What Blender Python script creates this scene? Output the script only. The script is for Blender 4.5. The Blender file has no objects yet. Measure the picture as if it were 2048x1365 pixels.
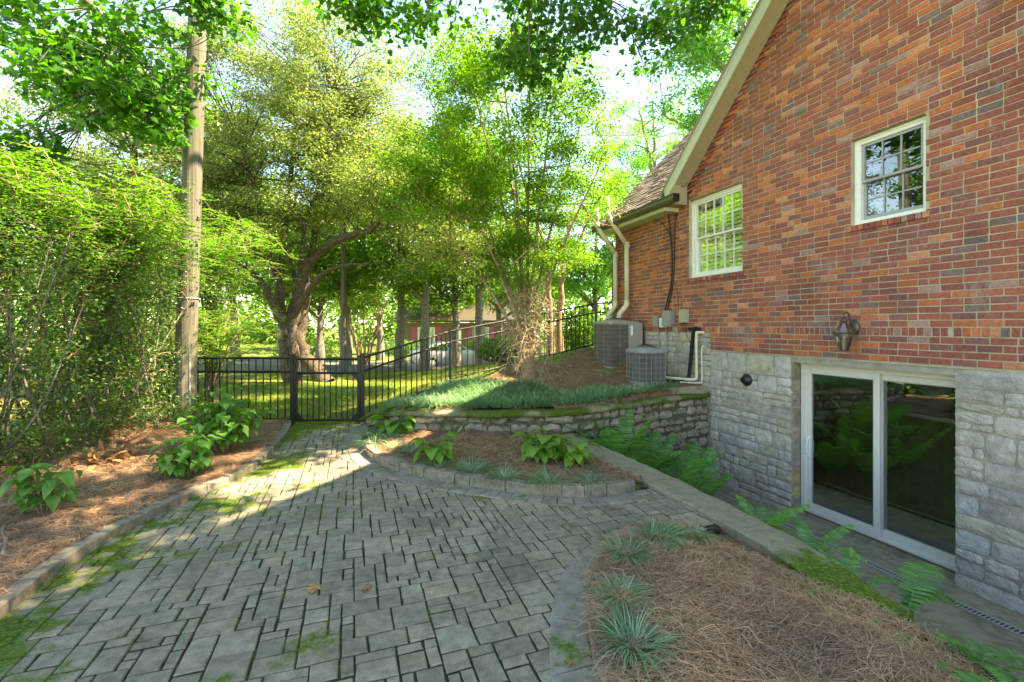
import bpy, math, random
import numpy as np
from mathutils import Vector, Matrix

# ------------------------------------------------------------------ camera, sky, sun, exposure
SC = bpy.context.scene
COL = SC.collection
FPX, HX, HY, CAMZ = 910.0, 1024.0, 653.0, 1.7          # focal length in photo pixels, vanishing centre, eye height
cam_d = bpy.data.cameras.new('camera'); cam = bpy.data.objects.new('camera', cam_d); COL.objects.link(cam)
cam.location = (0, 0, CAMZ); cam.rotation_euler = (math.radians(90), 0, 0)
cam_d.sensor_width = 36; cam_d.lens = 36 * FPX / 2048; cam_d.shift_y = -29.5 / 2048
cam_d.clip_start = .05; cam_d.clip_end = 600
SC.camera = cam
SUN_AZ, SUN_EL = math.radians(88), math.radians(53)     # azimuth from +Y towards +X
wd = bpy.data.worlds.new('World'); SC.world = wd; wd.use_nodes = True
wn = wd.node_tree; sky = wn.nodes.new('ShaderNodeTexSky'); sky.sky_type = 'NISHITA'; sky.sun_disc = False
sky.sun_elevation = SUN_EL; sky.sun_rotation = SUN_AZ; sky.air_density = .9; sky.dust_density = 0.; sky.ozone_density = 5.0
bg = wn.nodes['Background']; bg.inputs['Strength'].default_value = .15
wn.links.new(sky.outputs[0], bg.inputs['Color'])
sun_d = bpy.data.lights.new('sun', 'SUN'); sun = bpy.data.objects.new('sun', sun_d); COL.objects.link(sun)
sun_d.energy = 5.0; sun_d.angle = math.radians(.53); sun_d.color = (1, .96, .90)
sdir = Vector((math.cos(SUN_EL) * math.sin(SUN_AZ), math.cos(SUN_EL) * math.cos(SUN_AZ), math.sin(SUN_EL)))
sun.rotation_euler = sdir.to_track_quat('Z', 'Y').to_euler(); sun.location = sdir * 60
vs = SC.view_settings; vs.view_transform = 'Standard'; vs.look = 'None'; vs.exposure = 2.6; vs.gamma = 1.0
if hasattr(vs, 'use_white_balance'): vs.use_white_balance = True; vs.white_balance_temperature = 10500; vs.white_balance_tint = 10
SC.cycles.max_bounces = 12; SC.cycles.transparent_max_bounces = 12; SC.cycles.transmission_bounces = 10
SC.cycles.diffuse_bounces = 8; SC.cycles.glossy_bounces = 3; SC.cycles.caustics_reflective = False; SC.cycles.caustics_refractive = False
SC.cycles.sample_clamp_indirect = 6.0; SC.cycles.use_denoising = True

# ------------------------------------------------------------------ helpers
random.seed(3)
RNG = np.random.default_rng(11)
def lin(r, g, b, k=1.0):
    f = lambda c: ((c / 255 + .055) / 1.055) ** 2.4 if c > 10 else c / 255 / 12.92
    return (f(r) * k, f(g) * k, f(b) * k, 1)
UX, UY = -.331, .944            # along the house wall, away from the camera
NX, NY = .944, .331             # into the house
PW = 6.26                       # distance of the wall plane
def PS(p, s, z=0.): return (p * NX + s * UX, p * NY + s * UY, z)
def at(px, py, Y): return ((px - HX) * Y / FPX, Y, CAMZ - (py - HY) * Y / FPX)
def gp(px, py, z=0.):
    Y = (CAMZ - z) * FPX / (py - HY); return ((px - HX) * Y / FPX, Y, z)

def mesh_np(name, V, F, mat=None, cols=None, smooth=False):
    V = np.asarray(V, np.float32); F = np.asarray(F, np.int32)
    me = bpy.data.meshes.new(name); nf, k = F.shape
    me.vertices.add(len(V)); me.vertices.foreach_set('co', V.ravel())
    me.loops.add(nf * k); me.loops.foreach_set('vertex_index', F.ravel())
    me.polygons.add(nf); me.polygons.foreach_set('loop_start', np.arange(0, nf * k, k, dtype=np.int32))
    try: me.polygons.foreach_set('loop_total', np.full(nf, k, np.int32))
    except Exception: pass
    if smooth: me.polygons.foreach_set('use_smooth', np.ones(nf, bool))
    me.update(calc_edges=True)
    if cols is not None:
        a = me.color_attributes.new('Col', 'FLOAT_COLOR', 'POINT'); a.data.foreach_set('color', np.asarray(cols, np.float32).ravel())
    if mat: me.materials.append(mat)
    return me

class MB:
    """collects vertices and faces, builds ONE mesh object"""
    def __init__(s): s.v = []; s.f = []; s.c = []
    def add(s, vs, fs, col=None):
        o = len(s.v); s.v += [tuple(v) for v in vs]; s.f += [tuple(i + o for i in f) for f in fs]
        s.c += [col or (1, 1, 1, 1)] * len(vs)
    def box(s, a, b, col=None, bev=0):
        (x0, y0, z0), (x1, y1, z1) = a, b
        x0, x1 = min(x0, x1), max(x0, x1); y0, y1 = min(y0, y1), max(y0, y1); z0, z1 = min(z0, z1), max(z0, z1)
        s.add([(x0,y0,z0),(x1,y0,z0),(x1,y1,z0),(x0,y1,z0),(x0,y0,z1),(x1,y0,z1),(x1,y1,z1),(x0,y1,z1)],
              [(3,2,1,0),(4,5,6,7),(0,1,5,4),(1,2,6,5),(2,3,7,6),(3,0,4,7)], col)
    def tube(s, pts, rad, n=8, cap=True, col=None):
        V, F = tube_np(pts, rad, n); fs = [tuple(f) for f in F]
        if cap: fs += [tuple(range(n - 1, -1, -1)), tuple(range(len(V) - n, len(V)))]
        s.add(V.tolist(), fs, col)
    def lathe(s, prof, n=16, c=(0, 0, 0), col=None):
        vs = [(c[0] + r * math.cos(6.28318 * k / n), c[1] + r * math.sin(6.28318 * k / n), c[2] + z) for r, z in prof for k in range(n)]
        fs = [(i * n + k, i * n + (k + 1) % n, (i + 1) * n + (k + 1) % n, (i + 1) * n + k) for i in range(len(prof) - 1) for k in range(n)]
        s.add(vs, fs, col)
    def prism(s, poly, w0, w1, f, col=None):
        n = len(poly); vs = [f(u, v, w0) for u, v in poly] + [f(u, v, w1) for u, v in poly]
        s.add(vs, [tuple(range(n)), tuple(range(2 * n - 1, n - 1, -1))] + [(i, i + n, (i + 1) % n + n, (i + 1) % n) for i in range(n)], col)
    def build(s, name, mat, parent=None, smooth=False, fix=True, bevel=0):
        me = bpy.data.meshes.new(name); me.from_pydata(s.v, [], s.f)
        if fix:
            import bmesh
            bm = bmesh.new(); bm.from_mesh(me); bmesh.ops.recalc_face_normals(bm, faces=bm.faces); bm.to_mesh(me); bm.free()
        a = me.color_attributes.new('Col', 'FLOAT_COLOR', 'POINT')
        a.data.foreach_set('color', np.asarray(s.c, np.float32).ravel())
        if mat: me.materials.append(mat)
        if smooth: me.polygons.foreach_set('use_smooth', np.ones(len(me.polygons), bool))
        o = link(name, me, parent)
        if bevel:
            m = o.modifiers.new('bevel', 'BEVEL'); m.width = bevel; m.segments = 2; m.limit_method = 'ANGLE'
        return o
def link(name, me, parent=None, loc=None, rz=None):
    o = bpy.data.objects.new(name, me); COL.objects.link(o)
    if parent: o.parent = parent
    if loc is not None: o.location = loc
    if rz is not None: o.rotation_euler[2] = rz
    return o
def tag(o, label=None, cat=None, group=None, kind=None):
    if label: o['label'] = label
    if cat: o['category'] = cat
    if group: o['group'] = group
    if kind: o['kind'] = kind
    return o
def thing(name, label, cat, loc=(0, 0, 0), rz=0., group=None):
    o = bpy.data.objects.new(name, None); COL.objects.link(o); o.location = loc; o.rotation_euler[2] = rz
    o.empty_display_size = .1
    return tag(o, label, cat, group)

def tube_np(pts, rad, n=6):
    P = np.asarray(pts, float); m = len(P)
    r = np.full(m, rad, float) if np.isscalar(rad) else np.asarray(rad, float)
    T = np.gradient(P, axis=0); T /= np.linalg.norm(T, axis=1)[:, None] + 1e-9
    a = np.array([0, 0, 1.]) if abs(T[0][2]) < .9 else np.array([1., 0, 0])
    e1 = np.cross(T, a); e1 /= np.linalg.norm(e1, axis=1)[:, None] + 1e-9
    for i in range(1, m):
        v = e1[i - 1] - T[i] * np.dot(e1[i - 1], T[i]); e1[i] = v / (np.linalg.norm(v) + 1e-9)
    e2 = np.cross(T, e1); th = np.arange(n) * 2 * math.pi / n
    V = P[:, None] + r[:, None, None] * (np.cos(th)[None, :, None] * e1[:, None] + np.sin(th)[None, :, None] * e2[:, None])
    i, k = np.meshgrid(np.arange(m - 1), np.arange(n), indexing='ij'); k2 = (k + 1) % n
    F = np.stack([i * n + k, i * n + k2, (i + 1) * n + k2, (i + 1) * n + k], -1).reshape(-1, 4)
    return V.reshape(-1, 3), F
class TB:
    """many tubes in one mesh"""
    def __init__(s): s.V = []; s.F = []; s.n = 0
    def add(s, pts, rad, n=5):
        V, F = tube_np(pts, rad, n); s.V.append(V); s.F.append(F + s.n); s.n += len(V)
    def build(s, name, mat, parent=None):
        return link(name, mesh_np(name, np.concatenate(s.V), np.concatenate(s.F), mat, smooth=True), parent)
def smooth_path(pts, n=24):
    P = np.asarray(pts, float); m = len(P); E = np.vstack([2 * P[0] - P[1], P, 2 * P[-1] - P[-2]]); out = []
    for t in np.linspace(0, m - 1 - 1e-6, n):
        i = int(t); f = t - i; a, b, c, d = E[i:i + 4]
        out.append(.5 * ((2 * b) + (c - a) * f + (2 * a - 5 * b + 4 * c - d) * f * f + (3 * b - a - 3 * c + d) * f ** 3))
    return np.array(out)
def inside(poly, x, y):
    x = np.asarray(x, float); y = np.asarray(y, float); r = np.zeros(x.shape, bool); n = len(poly)
    for i in range(n):
        x0, y0 = poly[i][:2]; x1, y1 = poly[(i + 1) % n][:2]
        if y0 == y1: continue
        c = ((y0 > y) != (y1 > y)) & (x < (x1 - x0) * (y - y0) / (y1 - y0) + x0); r ^= c
    return r

# ------------------------------------------------------------------ materials
class NT:
    def __init__(s, name):
        s.m = bpy.data.materials.new(name); s.m.use_nodes = True; s.t = s.m.node_tree
        s.b = s.t.nodes['Principled BSDF']; s.out = s.t.nodes['Material Output']; s._pos = None
    def n(s, typ, **kw):
        o = s.t.nodes.new(typ)
        for k, v in kw.items(): setattr(o, k, v)
        return o
    def l(s, a, b): s.t.links.new(a, b)
    def pos(s):
        if s._pos is None: s._pos = s.n('ShaderNodeNewGeometry')
        return s._pos.outputs['Position']
    def noise(s, scale, detail=4, rough=.6, dist=0, vec=None):
        o = s.n('ShaderNodeTexNoise'); o.inputs['Scale'].default_value = scale; o.inputs['Detail'].default_value = detail
        o.inputs['Roughness'].default_value = rough; o.inputs['Distortion'].default_value = dist
        s.l(vec or s.pos(), o.inputs['Vector']); return o.outputs['Fac']
    def ramp(s, fac, stops):
        o = s.n('ShaderNodeValToRGB'); e = o.color_ramp.elements
        while len(e) < len(stops): e.new(.5)
        for i, (p, c) in enumerate(stops): e[i].position = p; e[i].color = c if len(c) == 4 else (*c, 1)
        s.l(fac, o.inputs[0]); return o.outputs[0]
    def mix(s, fac, a, b, mode='MIX'):
        o = s.n('ShaderNodeMix', data_type='RGBA', blend_type=mode)
        for v, i in ((fac, 0), (a, 6), (b, 7)):
            if isinstance(v, (int, float, tuple)): o.inputs[i].default_value = v
            else: s.l(v, o.inputs[i])
        return o.outputs[2]
    def math(s, op, a, b=0.):
        o = s.n('ShaderNodeMath', operation=op)
        for v, i in ((a, 0), (b, 1)):
            if isinstance(v, (int, float)): o.inputs[i].default_value = v
            else: s.l(v, o.inputs[i])
        return o.outputs[0]
    def bump(s, h, strength=.5, dist=.01):
        o = s.n('ShaderNodeBump'); o.inputs['Strength'].default_value = strength; o.inputs['Distance'].default_value = dist
        s.l(h, o.inputs['Height']); s.l(o.outputs[0], s.b.inputs['Normal'])
    def attr(s):
        return s.n('ShaderNodeAttribute', attribute_name='Col').outputs['Color']
MOSS = [(.25, lin(52, 66, 22)), (.5, lin(84, 108, 34)), (.75, lin(126, 150, 52))]
def surf(name, stops, scale=8, rough=.85, bump=.4, bscale=60, bdist=.006, attr=False, moss=None, mfield=None, spec=.3, speck=0, detail=5, stain=None):
    q = NT(name); c = q.ramp(q.noise(scale, detail), stops)
    if attr: c = q.mix(1., c, q.attr(), 'MULTIPLY')
    if speck: c = q.mix(speck, c, q.ramp(q.noise(220, 2), [(.42, (.25, .25, .25, 1)), (.6, (1, 1, 1, 1))]), 'MULTIPLY')
    if stain: c = q.mix(1., c, q.ramp(q.noise(stain[0], 6, .65, .6), [(.3, (stain[1],) * 3 + (1,)), (.5, (1, 1, 1, 1)), (.72, (stain[2], stain[2] * .99, stain[2] * .96, 1))]), 'MULTIPLY')
    h = q.noise(bscale, 6)
    if moss:
        ms, lo, hi = moss; f = q.math('ADD', q.math('MULTIPLY', q.noise(ms, 6, .62), .75), q.math('MULTIPLY', q.noise(ms * 6, 3), .25))
        if mfield:
            for ax, a, b, k in mfield:
                sp = q.n('ShaderNodeSeparateXYZ'); q.l(q.pos(), sp.inputs[0])
                mr = q.n('ShaderNodeMapRange'); q.l(sp.outputs[ax], mr.inputs[0])
                mr.inputs[1].default_value = a; mr.inputs[2].default_value = b; mr.inputs[3].default_value = k; mr.inputs[4].default_value = 0
                f = q.math('ADD', f, mr.outputs[0])
        fm = q.ramp(f, [(lo, (0, 0, 0, 1)), (hi, (1, 1, 1, 1))])
        c = q.mix(fm, c, q.ramp(q.noise(45, 4), MOSS))
        h = q.math('ADD', h, q.math('MULTIPLY', q.math('MULTIPLY', fm, q.noise(300, 2)), 1.6))
    q.l(c, q.b.inputs['Base Color']); q.b.inputs['Roughness'].default_value = rough; q.b.inputs['Specular IOR Level'].default_value = spec
    if bump: q.bump(h, bump, bdist)
    return q.m
def plain(name, col, rough=.5, metal=0, spec=.5, var=.12, scale=14, bump=.08):
    a = tuple(c * (1 - var) for c in col[:3]) + (1,); b = tuple(min(1, c * (1 + var)) for c in col[:3]) + (1,)
    q = NT(name); q.l(q.ramp(q.noise(scale, 5), [(.3, a), (.7, b)]), q.b.inputs['Base Color'])
    q.b.inputs['Roughness'].default_value = rough; q.b.inputs['Metallic'].default_value = metal; q.b.inputs['Specular IOR Level'].default_value = spec
    if bump: q.bump(q.noise(120, 4), bump, .003)
    return q.m
def leafmat(name, cols, trans=.45, tcol=None, rough=.42, spec=.5, tone=1.6, green=True):
    q = NT(name); g = q.n('ShaderNodeNewGeometry'); n = len(cols)
    c = q.ramp(g.outputs['Random Per Island'], [(i / max(1, n - 1), k) for i, k in enumerate(cols)])
    c = q.mix(1., c, q.ramp(q.noise(tone, 3), [(.32, (.72, .74, .76, 1)), (.5, (1, 1, 1, 1)), (.68, (1.16, 1.18, 1.05, 1))]), 'MULTIPLY')
    if green: c = q.mix(1., c, (.86, 1.0, .92, 1), 'MULTIPLY')
    q.l(c, q.b.inputs['Base Color']); q.b.inputs['Roughness'].default_value = rough; q.b.inputs['Specular IOR Level'].default_value = spec
    t = q.n('ShaderNodeBsdfTranslucent'); q.l(q.mix(1., c, tcol or (1.9, 2.0, .8, 1), 'MULTIPLY'), t.inputs['Color'])
    m = q.n('ShaderNodeMixShader'); m.inputs[0].default_value = trans
    q.l(q.b.outputs[0], m.inputs[1]); q.l(t.outputs[0], m.inputs[2]); q.l(m.outputs[0], q.out.inputs['Surface'])
    return q.m

m_brick = None
def brickmat():
    q = NT('brick'); a = q.attr()
    c = q.mix(1., a, q.ramp(q.noise(34, 5, .7), [(.3, (.62, .6, .6, 1)), (.55, (1, 1, 1, 1)), (.75, (1.25, 1.2, 1.15, 1))]), 'MULTIPLY')
    eff = q.ramp(q.math('ADD', q.math('MULTIPLY', q.noise(2.2, 4), .55), q.math('MULTIPLY', q.noise(26, 5, .75), .5)), [(.58, (0, 0, 0, 1)), (.72, (.75, .75, .75, 1))])
    c = q.mix(eff, c, lin(168, 150, 152))
    c = q.mix(1., c, q.ramp(q.noise(.8, 6, .65, .5), [(.32, (.74, .74, .76, 1)), (.5, (1, 1, 1, 1)), (.7, (1.1, 1.08, 1.05, 1))]), 'MULTIPLY')
    q.l(c, q.b.inputs['Base Color']); q.b.inputs['Roughness'].default_value = .9; q.b.inputs['Specular IOR Level'].default_value = .2
    q.bump(q.noise(70, 6, .75), .9, .009); return q.m
m_brick = brickmat()
m_mortar = surf('mortar', [(.3, lin(160, 148, 124)), (.6, lin(184, 174, 150)), (.8, lin(198, 192, 174))], 5, .95, .6, 140, .006, stain=(.9, .72, 1.0))
m_stone = surf('foundation_stone', [(.25, lin(156, 151, 146)), (.5, lin(192, 187, 181)), (.75, lin(214, 209, 202))], 9, .9, 1., 55, .03, attr=True, moss=(1.7, .78, .92), mfield=[(2, -1.3, -.2, .2)], stain=(1.3, .74, 1.1))
m_smortar = surf('stone_mortar', [(.3, lin(138, 134, 126)), (.7, lin(170, 165, 155))], 9, .95, .6, 90, .01)
m_rstone = surf('retaining_stone', [(.25, lin(104, 100, 88)), (.5, lin(148, 143, 128)), (.78, lin(180, 175, 160))], 7, .92, 1., 50, .03, attr=True, moss=(2.6, .52, .64))
m_rcore = surf('retaining_core', [(.3, lin(66, 63, 50)), (.7, lin(108, 103, 84))], 9, .95, .8, 60, .02, moss=(4, .5, .65))
m_cap = surf('mossy_coping', [(.3, lin(120, 114, 92)), (.7, lin(160, 152, 128))], 6, .95, .8, 50, .02, moss=(1.6, .40, .52))
m_conc = surf('old_concrete', [(.25, lin(104, 97, 80)), (.45, lin(146, 139, 120)), (.58, lin(124, 119, 98)), (.78, lin(172, 165, 146))], 3.6, .92, .6, 70, .01, moss=(1.3, .62, .76), stain=(2.2, .66, 1.12))
m_ledge = surf('ledge_concrete', [(.25, lin(108, 100, 82)), (.45, lin(146, 138, 118)), (.6, lin(128, 122, 102)), (.78, lin(172, 164, 144))], 5, .92, .6, 70, .012, moss=(1.5, .64, .74), mfield=[(1, 3.3, 4.1, .22)])
m_paver = surf('paver', [(.22, lin(116, 108, 93)), (.5, lin(150, 141, 123)), (.8, lin(176, 166, 146))], 14, .82, .7, 130, .006, attr=True, moss=(1.5, .615, .68), mfield=[(0, -3.35, -1.9, .13), (0, -1.9, .2, .05), (1, 1.7, 2.9, .05)], speck=.35, stain=(1.7, .68, 1.18))
m_joint = surf('paver_joint_soil', [(.3, lin(36, 33, 24)), (.7, lin(66, 61, 44))], 14, .95, .8, 90, .01, moss=(1.5, .52, .66), mfield=[(0, -3.35, -1.0, .1)])
m_bpaver = surf('border_paver', [(.25, lin(118, 112, 104)), (.5, lin(146, 140, 130)), (.78, lin(166, 160, 150))], 10, .85, .7, 120, .006, attr=True, moss=(2.4, .52, .62), speck=.25, stain=(3, .75, 1.1))
m_curb = surf('curb_block', [(.25, lin(104, 98, 88)), (.5, lin(138, 130, 118)), (.78, lin(164, 154, 140))], 12, .88, .7, 110, .008, attr=True, moss=(2.2, .55, .66), speck=.25, stain=(3, .7, 1.1))
m_soil = surf('pine_mulch', [(.25, lin(92, 68, 52)), (.5, lin(136, 104, 80)), (.78, lin(168, 134, 106))], 26, .95, 1., 120, .02)
m_dirt = surf('bank_soil', [(.25, lin(66, 58, 46)), (.5, lin(98, 88, 70)), (.78, lin(128, 118, 98))], 12, .95, 1., 70, .03, moss=(2, .62, .76))
m_lawn = surf('lawn', [(.3, lin(118, 98, 66)), (.42, lin(112, 112, 52)), (.55, lin(94, 122, 44)), (.75, lin(120, 146, 58))], .55, .95, .8, 60, .03)
m_drive = surf('driveway', [(.3, lin(96, 92, 88)), (.7, lin(122, 118, 112))], 1.2, .95, .3, 80, .01)
m_black = plain('black_metal', lin(26, 25, 25), .45, 0, .5)
m_white = plain('white_paint', lin(222, 226, 222), .5, 0, .4, .05)
m_vinyl = plain('white_vinyl', lin(206, 206, 200), .4, 0, .4, .04)
m_sash = plain('grey_sash', lin(150, 154, 156), .45, 0, .4, .06)
m_fascia = plain('fascia_paint', lin(196, 202, 190), .6, 0, .3, .07)
m_soffit = plain('soffit_paint', lin(168, 152, 126), .7, 0, .3, .08)
m_gutter = plain('brown_gutter', lin(96, 84, 72), .4, .3, .5, .08)
m_pvc = plain('pvc', lin(206, 200, 180), .45, 0, .5, .06)
m_foam = plain('black_foam', lin(40, 40, 42), .9, 0, .2)
m_galv = plain('grey_box', lin(146, 150, 150), .5, .2, .5, .08)
m_beige = plain('beige_box', lin(168, 166, 146), .6, 0, .4, .06)
m_cable = plain('cable', lin(22, 22, 24), .6)
m_brass = plain('weathered_bronze', lin(92, 88, 78), .45, .6, .5, .25, 60)
m_bulb = plain('candle_tube', lin(220, 214, 196), .5)
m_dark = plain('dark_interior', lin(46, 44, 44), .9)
m_room = plain('room_floor', lin(120, 114, 106), .6)
m_roomw = plain('room_wall', lin(120, 114, 106), .9)
m_shutter = plain('plantation_shutter', lin(214, 220, 206), .5)
m_bark = surf('rough_bark', [(.25, lin(58, 50, 42)), (.5, lin(92, 80, 68)), (.8, lin(128, 116, 102))], 16, .95, 1., 34, .04)
m_bark2 = surf('smooth_bark', [(.25, lin(112, 88, 66)), (.5, lin(152, 124, 98)), (.8, lin(190, 168, 142))], 12, .85, .6, 40, .02)
m_bark3 = surf('grey_bark', [(.25, lin(82, 78, 70)), (.5, lin(120, 114, 104)), (.8, lin(156, 150, 138))], 14, .95, 1., 30, .04)
m_twig = plain('pale_twig', lin(176, 156, 132), .9, 0, .2, .2)
m_wood = None
def polemat():
    q = NT('weathered_pole'); mp = q.n('ShaderNodeMapping'); mp.inputs['Scale'].default_value = (26, 26, .7); q.l(q.pos(), mp.inputs[0])
    f = q.noise(1, 6, .65, .4, mp.outputs[0])
    c = q.mix(q.ramp(q.noise(.9, 3), [(.4, (0, 0, 0, 1)), (.65, (.55, .55, .55, 1))]), q.ramp(f, [(.25, lin(62, 57, 50)), (.5, lin(102, 96, 86)), (.78, lin(136, 131, 121))]), lin(92, 96, 70))
    q.l(c, q.b.inputs['Base Color']); q.b.inputs['Roughness'].default_value = .92; q.bump(f, .9, .02); return q.m
m_wood = polemat()
def glassmat(name, refl, tint, rough=.0, fk=1.1):
    q = NT(name); g = q.n('ShaderNodeBsdfGlossy'); g.inputs['Roughness'].default_value = rough; g.inputs['Color'].default_value = (.95, 1, .97, 1)
    t = q.n('ShaderNodeBsdfTransparent'); t.inputs['Color'].default_value = tint
    fr = q.n('ShaderNodeFresnel'); fr.inputs[0].default_value = 1.5
    w = q.noise(1.3, 2); b = q.n('ShaderNodeBump'); b.inputs['Strength'].default_value = .05; b.inputs['Distance'].default_value = .02
    q.l(w, b.inputs['Height']); q.l(b.outputs[0], g.inputs['Normal'])
    f = q.math('ADD', q.math('MULTIPLY', fr.outputs[0], fk), refl)
    m = q.n('ShaderNodeMixShader'); q.l(f, m.inputs[0]); q.l(t.outputs[0], m.inputs[1]); q.l(g.outputs[0], m.inputs[2]); q.l(m.outputs[0], q.out.inputs['Surface'])
    return q.m
m_glass = glassmat('door_glass', .22, (.55, .6, .58, 1))
m_wglass = glassmat('window_glass', .0, (.9, .95, .9, 1), 0, .6)
m_wglass2 = glassmat('upper_window_glass', .16, (.8, .85, .85, 1))
m_lglass = glassmat('lantern_glass', .1, (.8, .78, .7, 1), .1)

# ------------------------------------------------------------------ terrain
LEFT = [(-2.2, .2), (-2.6, 1.5), (-2.97, 2.66), (-3.06, 2.91), (-3.14, 3.24), (-3.20, 3.68), (-3.18, 4.08), (-3.13, 4.70), (-3.04, 5.30), (-3.38, 6.73), (-3.79, 7.85)]
ISL = [(-2.55, 7.85), (-2.42, 7.4), (-2.22, 6.73), (-1.99, 6.14), (-1.77, 5.75), (-1.39, 5.35), (-1.04, 5.11), (-.73, 4.94), (-.48, 4.83), (-.08, 4.67), (.32, 4.54), (.72, 4.50), (1.06, 4.58), (1.27, 4.68)]
NEAR = [(.85, .3), (.62, 1.2), (.47, 1.9), (.41, 2.26), (.41, 2.45), (.437, 2.64), (.478, 2.90), (.53, 3.05), (.605, 3.22), (.73, 3.41), (.84, 3.53), (1.19, 3.76), (1.6, 3.86)]
WALLC = [(-2.45, 7.72), (-2.1, 7.33), (-1.7, 7.13), (-.9, 7.0), (-.2, 6.93), (.75, 7.0), (1.7, 7.48), (2.6, 8.06), (3.72, 8.66)]
LEFT_S = smooth_path(LEFT, 60); ISL_S = smooth_path(ISL, 60); NEAR_S = smooth_path(NEAR, 50); WALL_S = smooth_path(WALLC, 80)
def yR(x): return np.interp(x, WALL_S[:, 0], WALL_S[:, 1])
CTRL = np.array([(-2.6, 8.0, 0), (-1.36, 10, .45), (.4, 11.0, .8), (2.2, 11.8, 1.12), (4, 13, 1.25), (8, 16, 1.2), (-1.7, 7.3, .40), (-.9, 7.2, .42), (0, 7.15, .43), (1.0, 7.2, .44), (1.7, 7.7, .47), (2.6, 8.3, .52), (3.5, 8.9, .58), (2.9, 10.5, .92), (-.6, 8.5, .55), (.3, 8.9, .6), (2.0, 9.5, .66), (-2.0, 8.8, .2),
 (-3.2, 8.2, -.02), (-3.5, 10, -.03), (-2.2, 12, .15), (0, 15, .35), (-4, 14, -.06), (-8, 10, 0), (-8, 6, .1), (-8, 20, -.2), (-3.5, 20, -.25), (-3.5, 25, -.6), (-10, 27, -.5), (2, 24, -.3), (6, 22, .2), (-15, 15, -.1), (16, 32, 0), (-12, 42, -.9), (4, 42, -.8), (-30, 30, -.5), (0, 80, -1), (-60, 60, -1), (60, 60, -.5), (40, 20, .5), (-30, 0, .2), (-6, 0, .1), (20, -10, 0), (0, -20, 0)])
def idw(x, y):
    w = 0; z = 0
    for cx, cy, cz in CTRL:
        k = 1 / ((x - cx) ** 2 + (y - cy) ** 2 + .05) ** 1.6; w = w + k; z = z + k * cz
    return z / w
PATIO = [tuple(p[:2]) for p in LEFT_S] + [tuple(p) for p in ISL_S] + [PS(2.98, s)[:2] for s in (4.0, 3.2)] + [tuple(p) for p in NEAR_S[::-1]] + [(.85, -1), (-2.2, -1)]
ISLAND = [tuple(p) for p in ISL_S] + [PS(3.0, s)[:2] for s in (4.1, 5.0, 6.0, 6.25)] + [tuple(p) for p in WALL_S[::-1] if p[0] < 1.15]
NEARBED = [tuple(p) for p in NEAR_S] + [PS(3.05, s)[:2] for s in (3.15, 2.5, 1.5, .5, -.8)] + [(.85, -1)]
GATE_Y = 7.87
def h(x, y):
    x = np.asarray(x, float); y = np.asarray(y, float)
    p = x * NX + y * NY; s = x * UX + y * UY
    z = idw(x, y)
    front = np.where(x < -2.45, y < GATE_Y, y < yR(x)) & (p < PW + 1)
    lx = np.interp(y, LEFT_S[:, 1], LEFT_S[:, 0])
    leftb = front & (x < lx + .02)
    z = np.where(leftb, .055 + .05 * np.clip((lx - x) / 1.5, 0, 1.4), z)
    pit = front & (p > 3.05)
    zz = np.interp(p, [3.05, 3.2, 4.0, 4.95, 5.02, 5.06], [-.06, -.14, -.62, -1.10, -1.16, -1.3])
    z = np.where(pit, zz, z)
    isl = inside(ISLAND, x, y) & front & ~pit
    z = np.where(isl, .075 + .02 * np.sin(x * 2.1) * np.sin(y * 1.7) - .03 * np.clip(x, 0, 1), z)
    nb = inside(NEARBED, x, y) & front & ~pit
    z = np.where(nb, .03 + .05 * np.sin(np.clip((p - .9) / 2.0, 0, 1) * 3.14) - .08 * np.clip((p - 2.3) / .7, 0, 1), z)
    rest = front & ~leftb & ~pit & ~isl & ~nb
    return np.where(rest, -.07, z)
def bumpy(x, y): return .012 * np.sin(7.3 * x + 1.2) * np.sin(6.1 * y + .4) + .008 * np.sin(17 * x) * np.sin(13 * y + 1)
def grid_patch(name, xs, ys, test, dz, mat, parent=None, bump=0.):
    X, Y = np.meshgrid(xs, ys, indexing='ij'); Z = h(X, Y) + dz + bump * bumpy(X, Y)
    nx, ny = X.shape; i, j = np.meshgrid(np.arange(nx - 1), np.arange(ny - 1), indexing='ij')
    F = np.stack([i * ny + j, (i + 1) * ny + j, (i + 1) * ny + j + 1, i * ny + j + 1], -1)
    cx = (X[:-1, :-1] + X[1:, 1:]) / 2; cy = (Y[:-1, :-1] + Y[1:, 1:]) / 2
    F = F[test(cx, cy)] if test else F.reshape(-1, 4)
    V = np.stack([X, Y, Z], -1).reshape(-1, 3); used, inv = np.unique(F, return_inverse=True)
    return link(name, mesh_np(name, V[used], inv.reshape(F.shape), mat, smooth=True), parent)
def spread(a, b, fine, far_lo, far_hi, n):
    lo = a - (a - far_lo) * (np.linspace(1, 0, n)[:-1] ** 2.2); hi = b + (far_hi - b) * (np.linspace(0, 1, n)[1:] ** 2.2)
    return np.concatenate([lo, np.arange(a, b + fine / 2, fine), hi])
gx = spread(-8, 7, .09, -160, 160, 26); gy = spread(-2, 14, .09, -40, 260, 34)
g_o = grid_patch('ground', gx, gy, None, 0, m_lawn)
co = np.empty(len(g_o.data.vertices) * 3, np.float32); g_o.data.vertices.foreach_get('co', co); co = co.reshape(-1, 3)
HILL = [(-2.4, 7.85), (-1.5, 9.9), (.5, 11.0), (2.2, 11.7), (3.1, 11.2), (4.0, 8.4), (2.7, 8.0), (1.7, 7.4), (.7, 6.95), (-.9, 6.95), (-1.8, 7.1)]
low = ((np.where(co[:, 0] < -2.45, co[:, 1] < GATE_Y, co[:, 1] < yR(co[:, 0]))) & (co[:, 0] > -6.3)) | inside([(x * 1.0, y) for x, y in HILL], co[:, 0], co[:, 1])
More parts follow.
